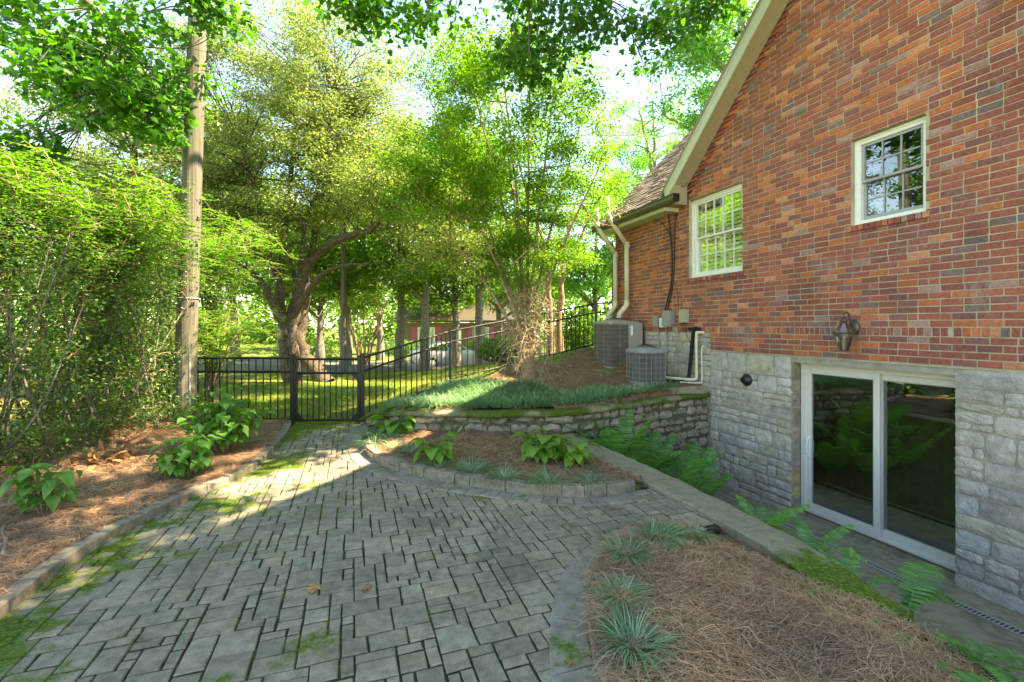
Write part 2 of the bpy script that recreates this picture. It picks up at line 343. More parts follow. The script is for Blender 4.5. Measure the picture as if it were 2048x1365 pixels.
co[low, 2] -= .06; g_o.data.vertices.foreach_set('co', co.ravel()); g_o.data.update()
tag(g_o, 'lawn and surrounding ground running back to the trees', kind='structure')
fx = np.arange(-6.5, 5.4, .07); fy = np.arange(-1, 12.2, .07)
P_ = lambda x, y: x * NX + y * NY
def ins4(poly, x, y, m=.055): return inside(poly, x - m, y - m) & inside(poly, x + m, y - m) & inside(poly, x - m, y + m) & inside(poly, x + m, y + m)
S_ = lambda x, y: x * UX + y * UY
fr_ = lambda x, y: np.where(x < -2.45, y < GATE_Y, y < yR(x))
tag(grid_patch('planting_bed', fx, fy, lambda x, y: fr_(x, y) & (x < np.interp(y, LEFT_S[:, 1], LEFT_S[:, 0]) - .07) & (x > -6.4), .006, m_soil, bump=1.4), 'pine straw bed beside the hedge left of the patio', kind='structure')
tag(grid_patch('planting_bed', fx, fy, lambda x, y: ins4(ISLAND, x, y) & (P_(x, y) < 3.04), .006, m_soil, bump=1.2), 'crescent bed of hostas below the stone retaining wall', kind='structure')
tag(grid_patch('planting_bed', fx, fy, lambda x, y: ins4(NEARBED, x, y, .045), .006, m_soil, bump=1.), 'pine straw bed in the near right corner', kind='structure')
tag(grid_patch('soil_bank', fx, fy, lambda x, y: fr_(x, y) & (P_(x, y) > 3.0) & (P_(x, y) < 5.03), .007, m_dirt, bump=2.), 'soil bank falling from the ledge to the door pit', kind='structure')
tag(grid_patch('hillside', fx, fy, lambda x, y: inside(HILL, x, y) & (y > yR(x) - .02), .02, m_soil, bump=1.2), 'mulched slope above the retaining wall', kind='structure')
dv = []
for Yd, x0, x1 in ((17.6, -40, -2.6), (19, -40, -1.8), (22, -40, -.8), (25, -40, 1.0), (28, -40, 2.0)):
    xs = np.linspace(x0, x1, 30); dv.append(np.stack([xs, np.full(30, Yd), h(xs, np.full(30, Yd)) + .03], -1))
V = np.concatenate(dv); F = [(r * 30 + k, r * 30 + k + 1, (r + 1) * 30 + k + 1, (r + 1) * 30 + k) for r in range(4) for k in range(29)]
tag(link('driveway', mesh_np('driveway', V, F, m_drive)), 'pale driveway crossing behind the lawn', kind='structure')

# ------------------------------------------------------------------ pieces with their own edges
def block(mb, quad, w_top, w_bot, bev, f, col, jit=0.):
    """a bevelled block: quad of 4 (u,v), top at w_top, sides down to w_bot"""
    q = [(u + random.uniform(-jit, jit), v + random.uniform(-jit, jit)) for u, v in quad]
    cu = sum(a for a, _ in q) / 4; cv = sum(b for _, b in q) / 4
    ins = []
    for u, v in q:
        d = math.hypot(cu - u, cv - v) or 1; k = min(.4, 1.35 * bev / d); ins.append((u + (cu - u) * k, v + (cv - v) * k))
    tilt = [random.uniform(-.25, .25) * bev for _ in range(4)]
    vs = [f(u, v, w_bot) for u, v in q] + [f(u, v, w_top - bev) for u, v in q] + [f(u, v, w_top + t) for (u, v), t in zip(ins, tilt)]
    mb.add(vs, [(8, 9, 10, 11)] + [(i, (i + 1) % 4, 4 + (i + 1) % 4, 4 + i) for i in range(4)] + [(4 + i, 4 + (i + 1) % 4, 8 + (i + 1) % 4, 8 + i) for i in range(4)], col)
def rough_block(mb, u0, u1, v0, v1, w, depth, amp, f, col, nu=4, nv=3, jit=.006):
    g = []
    for i in range(nu + 1):
        for j in range(nv + 1):
            e = i in (0, nu) or j in (0, nv); c = i in (0, nu) and j in (0, nv)
            u = u0 + (u1 - u0) * i / nu + random.uniform(-jit, jit); v = v0 + (v1 - v0) * j / nv + random.uniform(-jit, jit)
            if c: u += (.012 if i == 0 else -.012); v += (.012 if j == 0 else -.012)
            ww = w + (random.uniform(-.006, .004) - amp * .35 if e else amp * random.uniform(.35, 1.0))
            g.append((u, v, ww))
    I = lambda i, j: i * (nv + 1) + j
    ring = [I(i, 0) for i in range(nu)] + [I(nu, j) for j in range(nv)] + [I(i, nv) for i in range(nu, 0, -1)] + [I(0, j) for j in range(nv, 0, -1)]
    n = len(g); vs = [f(*a) for a in g] + [f(g[k][0], g[k][1], w - depth) for k in ring]; m = len(ring)
    mb.add(vs, [(I(i, j), I(i + 1, j), I(i + 1, j + 1), I(i, j + 1)) for i in range(nu) for j in range(nv)] + [(ring[k], n + k, n + (k + 1) % m, ring[(k + 1) % m]) for k in range(m)], col)
def split_pieces(pieces, name, mat, parent, limit=300, smooth=False):
    """pieces = [(size in view, builder)]; the largest become objects, the rest one joined part"""
    order = sorted(range(len(pieces)), key=lambda i: -pieces[i][0]); rest = MB()
    for r, i in enumerate(order):
        if r < limit:
            mb = MB(); pieces[i][1](mb); mb.build(name, mat, parent, smooth)
        else: pieces[i][1](rest)
    if rest.v:
        o = rest.build('remaining_' + name + 's', mat, parent, smooth); o['kind'] = 'stuff'
def grey(k, v=.12, warm=0.):
    a = k * random.uniform(1 - v, 1 + v); w = random.uniform(0, warm); return (a * (1 + w), a, a * (1 - w), 1)
def in_view(x, y, z, m=60):
    if y < .4: return False
    px = HX + x * FPX / y; py = HY - (z - CAMZ) * FPX / y
    return -m < px < 2048 + m and -m < py < 1365 + m

# ------------------------------------------------------------------ patio
Xs = np.arange(-4.0, 3.0, .08); Ys = np.arange(-1, 8.0, .08)
X, Y = np.meshgrid(Xs, Ys, indexing='ij'); ny = len(Ys)
i, j = np.meshgrid(np.arange(len(Xs) - 1), np.arange(ny - 1), indexing='ij')
F = np.stack([i * ny + j, (i + 1) * ny + j, (i + 1) * ny + j + 1, i * ny + j + 1], -1)
big = [(x - .0, y) for x, y in PATIO]
msk = inside(big, X[:-1, :-1] + .04, Y[:-1, :-1] + .04) | inside(big, X[:-1, :-1] + .1, Y[:-1, :-1] + .04) | inside(big, X[:-1, :-1] - .04, Y[:-1, :-1] + .04) | inside(big, X[:-1, :-1] + .04, Y[:-1, :-1] + .12) | inside(big, X[:-1, :-1] + .04, Y[:-1, :-1] - .04) | inside(big, X[:-1, :-1] + .2, Y[:-1, :-1] + .04) | inside(big, X[:-1, :-1] - .12, Y[:-1, :-1] + .04) | inside(big, X[:-1, :-1] + .04, Y[:-1, :-1] + .2)
V = np.stack([X, Y, -.008 + .003 * np.sin(X * 9) * np.sin(Y * 8)], -1).reshape(-1, 3)
patio = tag(link('patio', mesh_np('patio', V, F[msk], m_joint, smooth=True)), 'grey tumbled paver patio with mossy joints', kind='structure')
# border course polyline (outer edge of the soldier row round the near bed)
BORD = [(.55, .3), (.36, 1.2), (.24, 1.9), (.186, 2.23), (.21, 2.52), (.237, 2.73), (.31, 3.02), (.42, 3.26), (.62, 3.54), (.86, 3.76), (1.25, 3.95), (1.62, 4.03)]
BORD_S = smooth_path(BORD, 60)
BREG = [tuple(p) for p in BORD_S] + [tuple(p) for p in NEAR_S[::-1]]
ISB = smooth_path(ISL, 120)
def off_path(P, d):
    T = np.gradient(P, axis=0); T /= np.linalg.norm(T, axis=1)[:, None]; return P + np.stack([T[:, 1], -T[:, 0]], -1) * d
ISO = off_path(ISB, .20)            # outer edge of the row round the island bed
IREG = [tuple(p) for p in ISO] + [tuple(p) for p in ISB[::-1]]
pieces = []
fpat = lambda u, v, w: PS(u, v, w)
U = .070; NP_, NS_ = 99, 138; occ = np.zeros((NP_, NS_), bool); g = .0055
GP, GS = np.meshgrid(-3.7 + U * np.arange(NP_ + 1), -.8 + U * np.arange(NS_ + 1), indexing='ij'); GX, GY = GP * NX + GS * UX, GP * NY + GS * UY
IN_P, IN_B, IN_I = (inside(q, GX, GY) for q in (PATIO, BREG, IREG))
SIZES = [(2, 2)] * 6 + [(3, 2)] * 5 + [(2, 3)] * 2 + [(2, 1)] * 3 + [(1, 2)] * 2 + [(3, 3)] + [(3, 1)] * 2 + [(1, 1)]
for js in range(NS_):
    for ip in range(NP_):
        if occ[ip, js]: continue
        for _ in range(8):
            w_, l_ = random.choice(SIZES)
            if ip + w_ <= NP_ and js + l_ <= NS_ and not occ[ip:ip + w_, js:js + l_].any(): break
        else: w_, l_ = 1, 1
        occ[ip:ip + w_, js:js + l_] = True
        a, b, c, d = -3.7 + ip * U, -3.7 + (ip + w_) * U, -.8 + js * U, -.8 + (js + l_) * U
        cx, cy, _ = PS((a + b) / 2, (c + d) / 2)
        sl = np.s_[ip:ip + w_ + 1, js:js + l_ + 1]
        if not IN_P[sl].any() or not in_view(cx, cy, 0, 150) or cy > 7.93 or IN_B[sl].all() or IN_I[sl].all(): continue
        tone = random.choice([(.97, 1.0, 1.0), (1.03, 1.0, .98), (1., 1., 1.), (.94, .98, .98), (1.05, 1.0, .97)]); k = random.uniform(.82, 1.14)
        col = (tone[0] * k, tone[1] * k, tone[2] * k, 1); zt = random.uniform(-.003, .003)
        q = [(a + g, c + g), (b - g, c + g), (b - g, d - g), (a + g, d - g)]
        pieces.append(((b - a) * (d - c) / cy ** 3, (lambda q, zt, col: lambda mb: block(mb, q, zt, -.03, .006, fpat, col, .0038))(q, zt, col)))
split_pieces(pieces, 'paver', m_paver, patio)
def row_along(A, B, step, f_make):
    d = np.concatenate([[0], np.cumsum(np.linalg.norm(np.diff(A, axis=0), axis=1))]); t = 0
    while t < d[-1] - step * .5:
        t1 = min(d[-1], t + step * random.uniform(.86, 1.14))
        P = lambda C, u: (np.interp(u, d, C[:, 0]), np.interp(u, d, C[:, 1]))
        f_make(P(A, t + .004), P(A, t1 - .004), P(B, t1 - .004), P(B, t + .004)); t = t1
bpieces = []
flat = lambda u, v, w: (u, v, w)
def mkb(a, b, c, d):
    if in_view(a[0], a[1], 0, 200):
        col = grey(1., .1, .05); bpieces.append((1, lambda mb: block(mb, [a, b, c, d], random.uniform(.007, .011), -.03, .005, flat, col, .002)))
row_along(BORD_S, NEAR_S[np.linspace(0, 49, 60).astype(int)], .22, mkb)
row_along(ISO, ISB, .17, mkb)
split_pieces(bpieces, 'border_paver', m_bpaver, patio)

# curbs
def curb(path, width, height, step, label, base=-.03, side=1):
    P = smooth_path(path, 160); Q = off_path(P, -width * side)
    t = thing('garden_curb', label, 'curb', (float(P[80][0]), float(P[80][1]), 0))
    ox, oy = t.location.x, t.location.y
    def mk(a, b, c, d):
        if not in_view(a[0], a[1], 0, 200): return
        hz = height + random.uniform(-.008, .008); mb = MB(); s = [(x - ox, y - oy) for x, y in (a, b, c, d)]
        block(mb, s, hz, base, .008, flat, grey(1., .12, .06), .004); mb.build('curb_block', m_curb, t)
    row_along(P, Q, step, mk)
curb(LEFT, .10, .075, .24, 'low mossy block curb along the left side of the patio', side=1)
curb(ISL, .095, .115, .21, 'curved concrete block curb round the crescent hosta bed', side=1)
curb(NEAR[:-1], .085, .05, .25, 'flush block curb round the near pine straw bed', side=-1)

# ------------------------------------------------------------------ house (local x = -s, y = t into the house, z up)
HROT = math.atan2(-UY, -UX)
house = thing('brick_house', 'red brick house with grey stone base and steep gable', 'house', PS(PW, 0), HROT)
def WL(s, t, z): return (-s, t, z)
def wbox(mb, s0, s1, t0, t1, z0, z1, col=None): mb.box(WL(s0, t0, z0), WL(s1, t1, z1), col)
ZB, ZF = 1.26, -1.15                      # bottom of brick, pit floor
RK = .977
def rake(s): return 4.5 + RK * (7.34 - s)
APX = .3
def rake2(s): return 4.5 + RK * (s + 6.74)
S_END, S_NEAR, S_ST, S_ST2 = 9.98, -6.74, 6.75, 8.72
WIN = [(6.02, 7.31, 2.65, 4.16), (3.39, 4.22, 3.04, 4.16)]
DOOR = (3.12, 5.10, ZF, 1.155)
EAVE = 4.10
def top_z(s): return min(rake(s), rake2(s)) if s < 7.34 else EAVE + .12
def opening(s0, s1, z0, z1):
    for a, b, c, d in WIN + [DOOR]:
        if s0 < b - 1e-4 and s1 > a + 1e-4 and z0 < d - 1e-4 and z1 > c + 1e-4: return True
    return False
# backing wall (mortar) built from cells round the openings
sb = sorted({S_NEAR, 7.34, S_END, S_ST, S_ST2, APX} | {v for w in WIN + [DOOR] for v in (w[0] - .004, w[1] + .004)})
zb = sorted({-1.3, ZB, 1.6, .3, 4.22} | {v for w in WIN + [DOOR] for v in (w[2] - .004, w[3] + .004)})
mbw, mbf = MB(), MB()
def cells(mb, zlo, zhi, t0, t1, ssel, matcol=None):
    for a, b in zip(sb[:-1], sb[1:]):
        for c, d in zip(zb[:-1], zb[1:]):
            if c < zlo - 1e-6 or d > zhi + 1e-6 or opening(a + .005, b - .005, c + .005, d - .005) or not ssel(a, b, c, d): continue
            wbox(mb, a, b, t0, t1, c, d)
def is_stone(a, b, c, d): m = (a + b) / 2; return (m < S_ST and d <= ZB + .001) or (S_ST <= m < S_ST2 and d <= 1.601)
cells(mbw, -1.4, 4.23, .006, .30, lambda a, b, c, d: not is_stone(a, b, c, d))
for a, b in ((S_NEAR, APX), (APX, 7.34)):                    # gable triangle above the windows
    poly = [(a, 4.22), (b, 4.22), (b, top_z(b)), (a, top_z(a))]
    mbw.prism(poly, .006, .30, lambda u, v, w: WL(u, w, v))
wbox(mbw, S_END - .3, S_END, .30, 9.0, .3, 4.22)              # far end wall
mbw.prism([(.30, 4.22), (9.0, 4.22), (4.65, 8.4)], S_END - .3, S_END, lambda u, v, w: WL(w, u, v))
wbox(mbw, S_NEAR, S_NEAR + .3, .30, 9.0, -1.3, 4.5); wbox(mbw, S_NEAR, S_END, 8.8, 9.1, -1.3, 4.4)
wall = mbw.build('wall', m_mortar, house)
mbf = MB(); cells(mbf, -1.4, 1.61, .012, .30, is_stone)
found = mbf.build('foundation', m_smortar, house)
# bricks
CH, BL, G = .0805, .212, .0135
def brick_col(s):
    r = random.random(); o = .14 + .16 * max(0, min(1, (s - 5.5) / 3))
    if r < o: c = lin(178, 92, 58)
    elif r < o + .34: c = lin(146, 74, 60)
    elif r < o + .58: c = lin(128, 66, 60)
    elif r < o + .72: c = lin(116, 70, 70)
    elif r < .88: c = lin(158, 88, 70)
    elif r < .92: c = lin(150, 112, 106)
    elif r < .955: c = lin(92, 86, 86)
    else: c = lin(188, 116, 84)
    k = random.uniform(.88, 1.1) * 1.42; mm = lin(154, 90, 72); f = .74; return tuple((c[i] * f + mm[i] * (1 - f)) * k * (.95, 1.12, 1.26)[i] for i in range(3)) + (1,)
bricks = []
fw = lambda u, v, w: WL(u, -w, v)
def add_brick(s0, s1, z0, z1, depth=.03):
    s0, s1 = s0 + G / 2, s1 - G / 2; z0, z1 = z0 + G / 2, z1 - G / 2
    if s1 - s0 < .03: return
    m = (s0 + s1) / 2; x, y, _ = PS(PW, m); zc = (z0 + z1) / 2
    if not in_view(x, y, zc, 120): return
    tz = min(top_z(s0), top_z(s1)) - .01
    tl = top_z(s1) if m > APX else top_z(s0)
    col = brick_col(m)
    q = [(s0, z0), (s1, z0), (s1, z1), (s0, z1)]
    if z1 > tz:                                             # cut along the rake
        za, zc2 = top_z(s0) - .01, top_z(s1) - .01
        q = [(s0, z0), (s1, max(z0 + .004, z0) if zc2 < z0 else z0), (s1, min(z1, max(z0 + .006, zc2))), (s0, min(z1, max(z0 + .006, za)))]
        if za < z0 + .01: return
    pr = random.uniform(-.002, .002)
    bricks.append(((s1 - s0) * (z1 - z0) / y ** 2 * abs(PW / math.hypot(x, y)), lambda mb: block(mb, q, .003 + pr, -depth, .0045, fw, col, .0022)))
def course(z0, z1, L, off, sa, sbb):
    s = sa + off - L
    while s < sbb:
        l = L * random.choice([1, 1, 1, 1, .985, 1.015, 1, 1, 1, 1, 1, .5]); a, b = max(s, sa), min(s + l, sbb); s += l
        if b - a < .035: continue
        segs = [(a, b)]
        for w in WIN:
            if z0 < w[3] - .02 and z1 > w[2] + .004:
                ns = []
                for c, d in segs:
                    if d <= w[0] or c >= w[1]: ns.append((c, d)); continue
                    if z1 > w[3] + .02: add_brick(max(c, w[0]), min(d, w[1]), w[3], z1)
                    if c < w[0] - .03: ns.append((c, w[0]))
                    if d > w[1] + .03: ns.append((w[1], d))
                segs = ns
        for c, d in segs:
            edge = any(abs(c - w[1]) < .002 or abs(d - w[0]) < .002 for w in WIN)
            add_brick(c, d, z0, z1, .105 if edge else .03)
z = ZB; k = 0; zl = 1.67
for i in range(4): course(ZB + i * CH, ZB + (i + 1) * CH, BL, (i % 2) * BL / 2, .6, S_ST)
z1 = ZB + 4 * CH; course(z1, z1 + .108, .078, 0, .6, S_ST + .9); z = z1 + .108
while z < 8.4:
    course(z, z + CH, BL, (k % 2) * BL / 2, .6, S_END); z += CH; k += 1
zz = z1
while zz > .3:
    course(zz - CH, zz, BL, (k % 2) * BL / 2, S_ST2, S_END); zz -= CH; k += 1
course(z1, z1 + .108, BL, 0, S_ST2 - .9, S_END)
split_pieces(bricks, 'brick', m_brick, wall)
for wi, w in enumerate(WIN):                                   # rowlock brick sills
    n = int(round((w[1] - w[0] + .1) / .072)); st = (w[1] - w[0] + .1) / n
    for i in range(n):
        mb = MB(); a = w[0] - .05 + i * st; c = brick_col(4)
        vs = []
        for (s_, t_, z_) in ((a + .005, -.028, -.085), (a + st - .005, -.028, -.085), (a + st - .005, .10, -.085), (a + .005, .10, -.085), (a + .005, -.028, -.012), (a + st - .005, -.028, -.012), (a + st - .005, .10, .002), (a + .005, .10, .002)):
            vs.append(WL(s_, t_, w[2] + z_))
        mb.add(vs, [(3,2,1,0),(4,5,6,7),(0,1,5,4),(1,2,6,5),(2,3,7,6),(3,0,4,7)], c); mb.build('sill_brick', m_brick, wall, bevel=.004)
    mb = MB(); wbox(mb, w[0] - .045, w[1] + .045, -.004, .1, w[2] - .078, w[2] - .02); mb.build('sill_mortar', m_mortar, wall)
# foundation stones: coursed rubble, split into unequal pieces
stones = []
def ashlar(s0, s1, z0, z1, tone, t=0., f=None, minw=.13, brown=False):
    z = z0
    while z < z1 - .03:
        hh = min(random.uniform(.16, .31), z1 - z)
        if z1 - z - hh < .09: hh = z1 - z
        s = s0
        while s < s1 - .02:
            L = min(random.uniform(.22, .58), s1 - s)
            if s1 - s - L < minw: L = s1 - s
            parts = [(s, s + L, z, z + hh)]
            if hh > .19 and L > .2 and random.random() < .5:
                m = z + hh * random.uniform(.38, .62); parts = [(s, s + L, z, m), (s, s + L, m, z + hh)]
                if random.random() < .4:
                    m2 = s + L * random.uniform(.35, .65); parts = [(s, m2, z, m), (m2, s + L, z, m), (s, s + L, m, z + hh)]
            for a, b, c, d in parts:
                g = .007; k = tone * random.uniform(.82, 1.15); wv = random.uniform(-.03, .06)
                col = (k * (1 + wv), k, k * (1 - wv), 1)
                if brown: col = (k * .8, k * .72, k * .6, 1) if random.random() < .8 else (k * 1.0, k * .78, k * .4, 1)
                elif random.random() < .12: col = (k * 1.0, k * .96, k * .82, 1)
                ff = f or (lambda u, v, w: WL(u, t - w, v))
                stones.append((1, (lambda a, b, c, d, col, ff: lambda mb: rough_block(mb, a + g, b - g, c + g, d - g, .004, .04, .011, ff, col, 5, 4))(a, b, c, d, col, ff)))
            s += L
        z += hh
ashlar(5.10, S_ST, -1.2, ZB - .02, 1.0)
ashlar(1.6, 3.12, -1.2, ZB - .02, 1.02)
ashlar(S_ST, S_ST2, .35, 1.58, .92)
ashlar(S_ST - .0, S_ST + .02, -1.2, -1.0, .9)
ashlar(.0, .19, -1.2, 1.14, .8, f=lambda u, v, w: WL(5.10 - w, u + .012, v), minw=.08, brown=True)
split_pieces(stones, 'stone', m_stone, found)
mb = MB(); wbox(mb, 1.0, S_ST, -.006, .1, ZB - .022, ZB - .004); mb.build('lintel_joint', m_mortar, found)
mb = MB(); wbox(mb, DOOR[0], DOOR[1], .014, .3, 1.157, ZB - .024); mb.build('lintel', m_soffit, house)

# windows
def window(w, cols, t, grey_sash):
    s0, s1, z0, z1 = w; ms = m_sash if grey_sash else m_white
    root = MB(); fr = .065
    for a in ((s0, s0 + fr, z0, z1), (s1 - fr, s1, z0, z1), (s0 + fr, s1 - fr, z1 - fr, z1), (s0 + fr, s1 - fr, z0, z0 + .055)): wbox(root, a[0], a[1], t, t + .10, a[2], a[3])
    for a in ((s0 - .002, s0 + .022, z0, z1), (s1 - .022, s1 + .002, z0, z1), (s0 + .022, s1 - .022, z1 - .022, z1 + .002)): wbox(root, a[0], a[1], t - .014, t, a[2], a[3])
    wroot = root.build('window', m_white, house)
    wbox2 = MB(); wbox(wbox2, s0 - .0, s1 + .0, t - .05, t + .02, z0 - .018, z0 - .001); wbox2.build('window_sill', m_white, wroot)
    zm = (z0 + z1) / 2
    for up in (0, 1):
        a, b = s0 + fr, s1 - fr; c, d = (zm - .01, z1 - fr) if up else (z0 + .055, zm + .022); tt = t + .02 if up else t + .055
        sw = .035; sh = MB()
        for q in ((a, a + sw, c, d), (b - sw, b, c, d), (a + sw, b - sw, c, c + (.034 if up else .055)), (a + sw, b - sw, d - .036, d)): wbox(sh, q[0], q[1], tt, tt + .032, q[2], q[3])
        sh.build('sash', ms, wroot)
        c2, d2 = c + (.034 if up else .055), d - .036; a2, b2 = a + sw, b - sw
        for k in range(1, cols):
            x = a2 + (b2 - a2) * k / cols; mb = MB(); wbox(mb, x - .009, x + .009, tt + .004, tt + .028, c2, d2); mb.build('muntin', ms, wroot)
        for k in range(cols):
            x0 = a2 + (b2 - a2) * k / cols + .009; x1 = a2 + (b2 - a2) * (k + 1) / cols - .009
            zh = (c2 + d2) / 2; mb = MB(); wbox(mb, x0, x1, tt + .006, tt + .026, zh - .009, zh + .009); mb.build('muntin', ms, wroot)
            for e, g_ in ((c2, zh - .009), (zh + .009, d2)):
                mb = MB(); mb.add([WL(x0, tt + .016, e), WL(x1, tt + .016, e), WL(x1, tt + .016, g_), WL(x0, tt + .016, g_)], [(0, 1, 2, 3)]); mb.build('pane', m_wglass2 if grey_sash else m_wglass, wroot)
    mb = MB(); tb = t + .30                                       # room box behind
    S, T = (s0 - .3, s1 + .3), (t + .115, t + 1.6)
    for q in ((S[0], S[1], T[1], T[1] + .02, z0 - .4, z1 + .4), (S[0] - .02, S[0], T[0], T[1], z0 - .4, z1 + .4), (S[1], S[1] + .02, T[0], T[1], z0 - .4, z1 + .4), (S[0], S[1], T[0], T[1], z0 - .42, z0 - .4), (S[0], S[1], T[0], T[1], z1 + .4, z1 + .42)): wbox(mb, *q)
    mb.build('room_lining', m_roomw, wroot)
    return wroot
w1 = window(WIN[0], 5, .085, False); w2 = window(WIN[1], 3, .085, True)
s0, s1, z0, z1 = WIN[0]                                             # plantation shutters behind the lower window
for k in range(2):
    a = s0 + .07 + k * (s1 - s0 - .14) / 2; b = a + (s1 - s0 - .14) / 2 - .01
    mb = MB()
    for q in ((a, a + .06), (b - .06, b)): wbox(mb, q[0], q[1], .21, .235, z0 + .06, z1 - .08)
    for q in (z0 + .06, (z0 + z1) / 2 - .05, z1 - .16): wbox(mb, a + .06, b - .06, .21, .235, q, q + .08)
    sh = mb.build('shutter_panel', m_shutter, w1)
    zq = z0 + .17
    while zq < z1 - .2:
        if abs(zq - ((z0 + z1) / 2 - .01)) > .09:
            mb = MB(); mb.add([WL(a + .06, .20, zq - .028), WL(b - .06, .20, zq - .028), WL(b - .06, .245, zq + .028), WL(a + .06, .245, zq + .028), WL(a + .06, .206, zq - .033), WL(b - .06, .206, zq - .033), WL(b - .06, .251, zq + .023), WL(a + .06, .251, zq + .023)], [(0,1,2,3),(7,6,5,4),(0,4,5,1),(2,6,7,3),(1,5,6,2),(0,3,7,4)]); mb.build('louver', m_shutter, w1)
        zq += .075

# sliding door
D0, D1, DB, DT, DTT = 3.08, 5.09, -1.09, 1.153, .19
mb = MB(); wbox(mb, D1 - .075, D1, DTT, DTT + .14, DB, DT); wbox(mb, D0, D0 + .075, DTT, DTT + .14, DB, DT)
wbox(mb, D0 + .075, D1 - .075, DTT, DTT + .14, DT - .07, DT); wbox(mb, D0 + .075, D1 - .075, DTT + .02, DTT + .14, DB, DB + .03)
wbox(mb, D0, D1, DTT - .015, DTT, DT - .035, DT - .0)
door = mb.build('sliding_door', m_vinyl, house, bevel=.004)
SM = 4.04
def dpanel(a, b, tt, handle):
    c, d = DB + .03, DT - .07; mb = MB(); st = .075
    for q in ((a, a + st, c, d), (b - st, b, c, d), (a + st, b - st, c, c + .115), (a + st, b - st, d - .085, d)): wbox(mb, q[0], q[1], tt, tt + .04, q[2], q[3])
    pn = mb.build('door_panel', m_vinyl, door, bevel=.004)
    mb = MB()
    for q in ((a + st, a + st + .012, c + .115, d - .085), (b - st - .012, b - st, c + .115, d - .085), (a + st, b - st, c + .115, c + .125), (a + st, b - st, d - .095, d - .085)): wbox(mb, q[0], q[1], tt + .010, tt + .03, q[2], q[3])
    mb.build('glazing_bead', m_sash, pn)
    mb = MB(); mb.add([WL(a + st, tt + .02, c + .115), WL(b - st, tt + .02, c + .115), WL(b - st, tt + .02, d - .085), WL(a + st, tt + .02, d - .085)], [(0, 1, 2, 3)]); mb.build('pane', m_glass, pn)
    if handle:
        mb = MB(); sx = b - .04; mb.tube([WL(sx, tt - .004, -.22), WL(sx, tt - .045, -.19), WL(sx, tt - .05, -.1), WL(sx, tt - .045, -.01), WL(sx, tt - .004, .02)], .010, 8)
        wbox(mb, sx - .018, sx + .018, tt - .008, tt - .0005, -.25, .05); mb.build('handle', m_white, pn)
dpanel(SM - .035, D1 - .075, DTT + .02, True); dpanel(D0 + .075, SM + .04, DTT + .075, False)
mb = MB(); wbox(mb, D0 - .02, D1 + .02, DTT - .05, DTT + .16, -1.2, DB - .002); mb.build('threshold', m_conc, house)
mb = MB(); wbox(mb, D0, D1, DTT - .035, DTT - .002, DB - .03, DB + .012); mb.build('door_track', m_gutter, door)
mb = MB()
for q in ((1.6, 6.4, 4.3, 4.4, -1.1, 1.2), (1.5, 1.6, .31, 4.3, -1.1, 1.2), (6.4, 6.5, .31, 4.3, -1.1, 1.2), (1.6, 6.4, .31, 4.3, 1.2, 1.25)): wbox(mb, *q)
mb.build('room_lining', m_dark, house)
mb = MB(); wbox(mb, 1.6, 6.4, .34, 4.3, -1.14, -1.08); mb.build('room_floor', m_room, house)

# roof of the near gable and of the wing behind it
m_shing = surf('shingles', [(.3, lin(128, 114, 106)), (.7, lin(166, 150, 140))], 40, .8, .5, 150, .006, attr=True, spec=.5)
mb = MB(); OV = -.34
sA, zA = 7.34, 4.5
def slab(mb, s_lo, s_hi, dz0, dz1, t0, t1):
    mb.prism([(s_lo, rake(s_lo) + dz0), (s_hi, rake(s_hi) + dz0), (s_hi, rake(s_hi) + dz1), (s_lo, rake(s_lo) + dz1)], t0, t1, lambda u, v, w: WL(u, w, v))
slab(mb, APX, 7.72, .20, .27, OV - .03, 9.2)
mb.prism([(APX, rake(APX) + .2), (-7.1, rake2(-7.1) + .2), (-7.1, rake2(-7.1) + .27), (APX, rake(APX) + .27)], OV - .03, 9.2, lambda u, v, w: WL(u, w, v))
roof = mb.build('roof', m_shing, house)
mb = MB(); slab(mb, APX, 7.62, -.03, .145, OV, OV + .025); slab(mb, APX, 7.62, .145, .20, OV - .015, OV + .02); mb.build('rake_board', m_fascia, house)
mb = MB(); slab(mb, APX, 7.42, -.005, .02, OV + .025, .0); mb.build('rake_soffit', m_soffit, house)
mb = MB(); mb.prism([(7.36, 4.10), (7.60, 4.10), (7.60, 4.40), (7.36, 4.62)], OV + .002, -.002, lambda u, v, w: WL(u, w, v)); mb.build('eave_return', m_soffit, house)
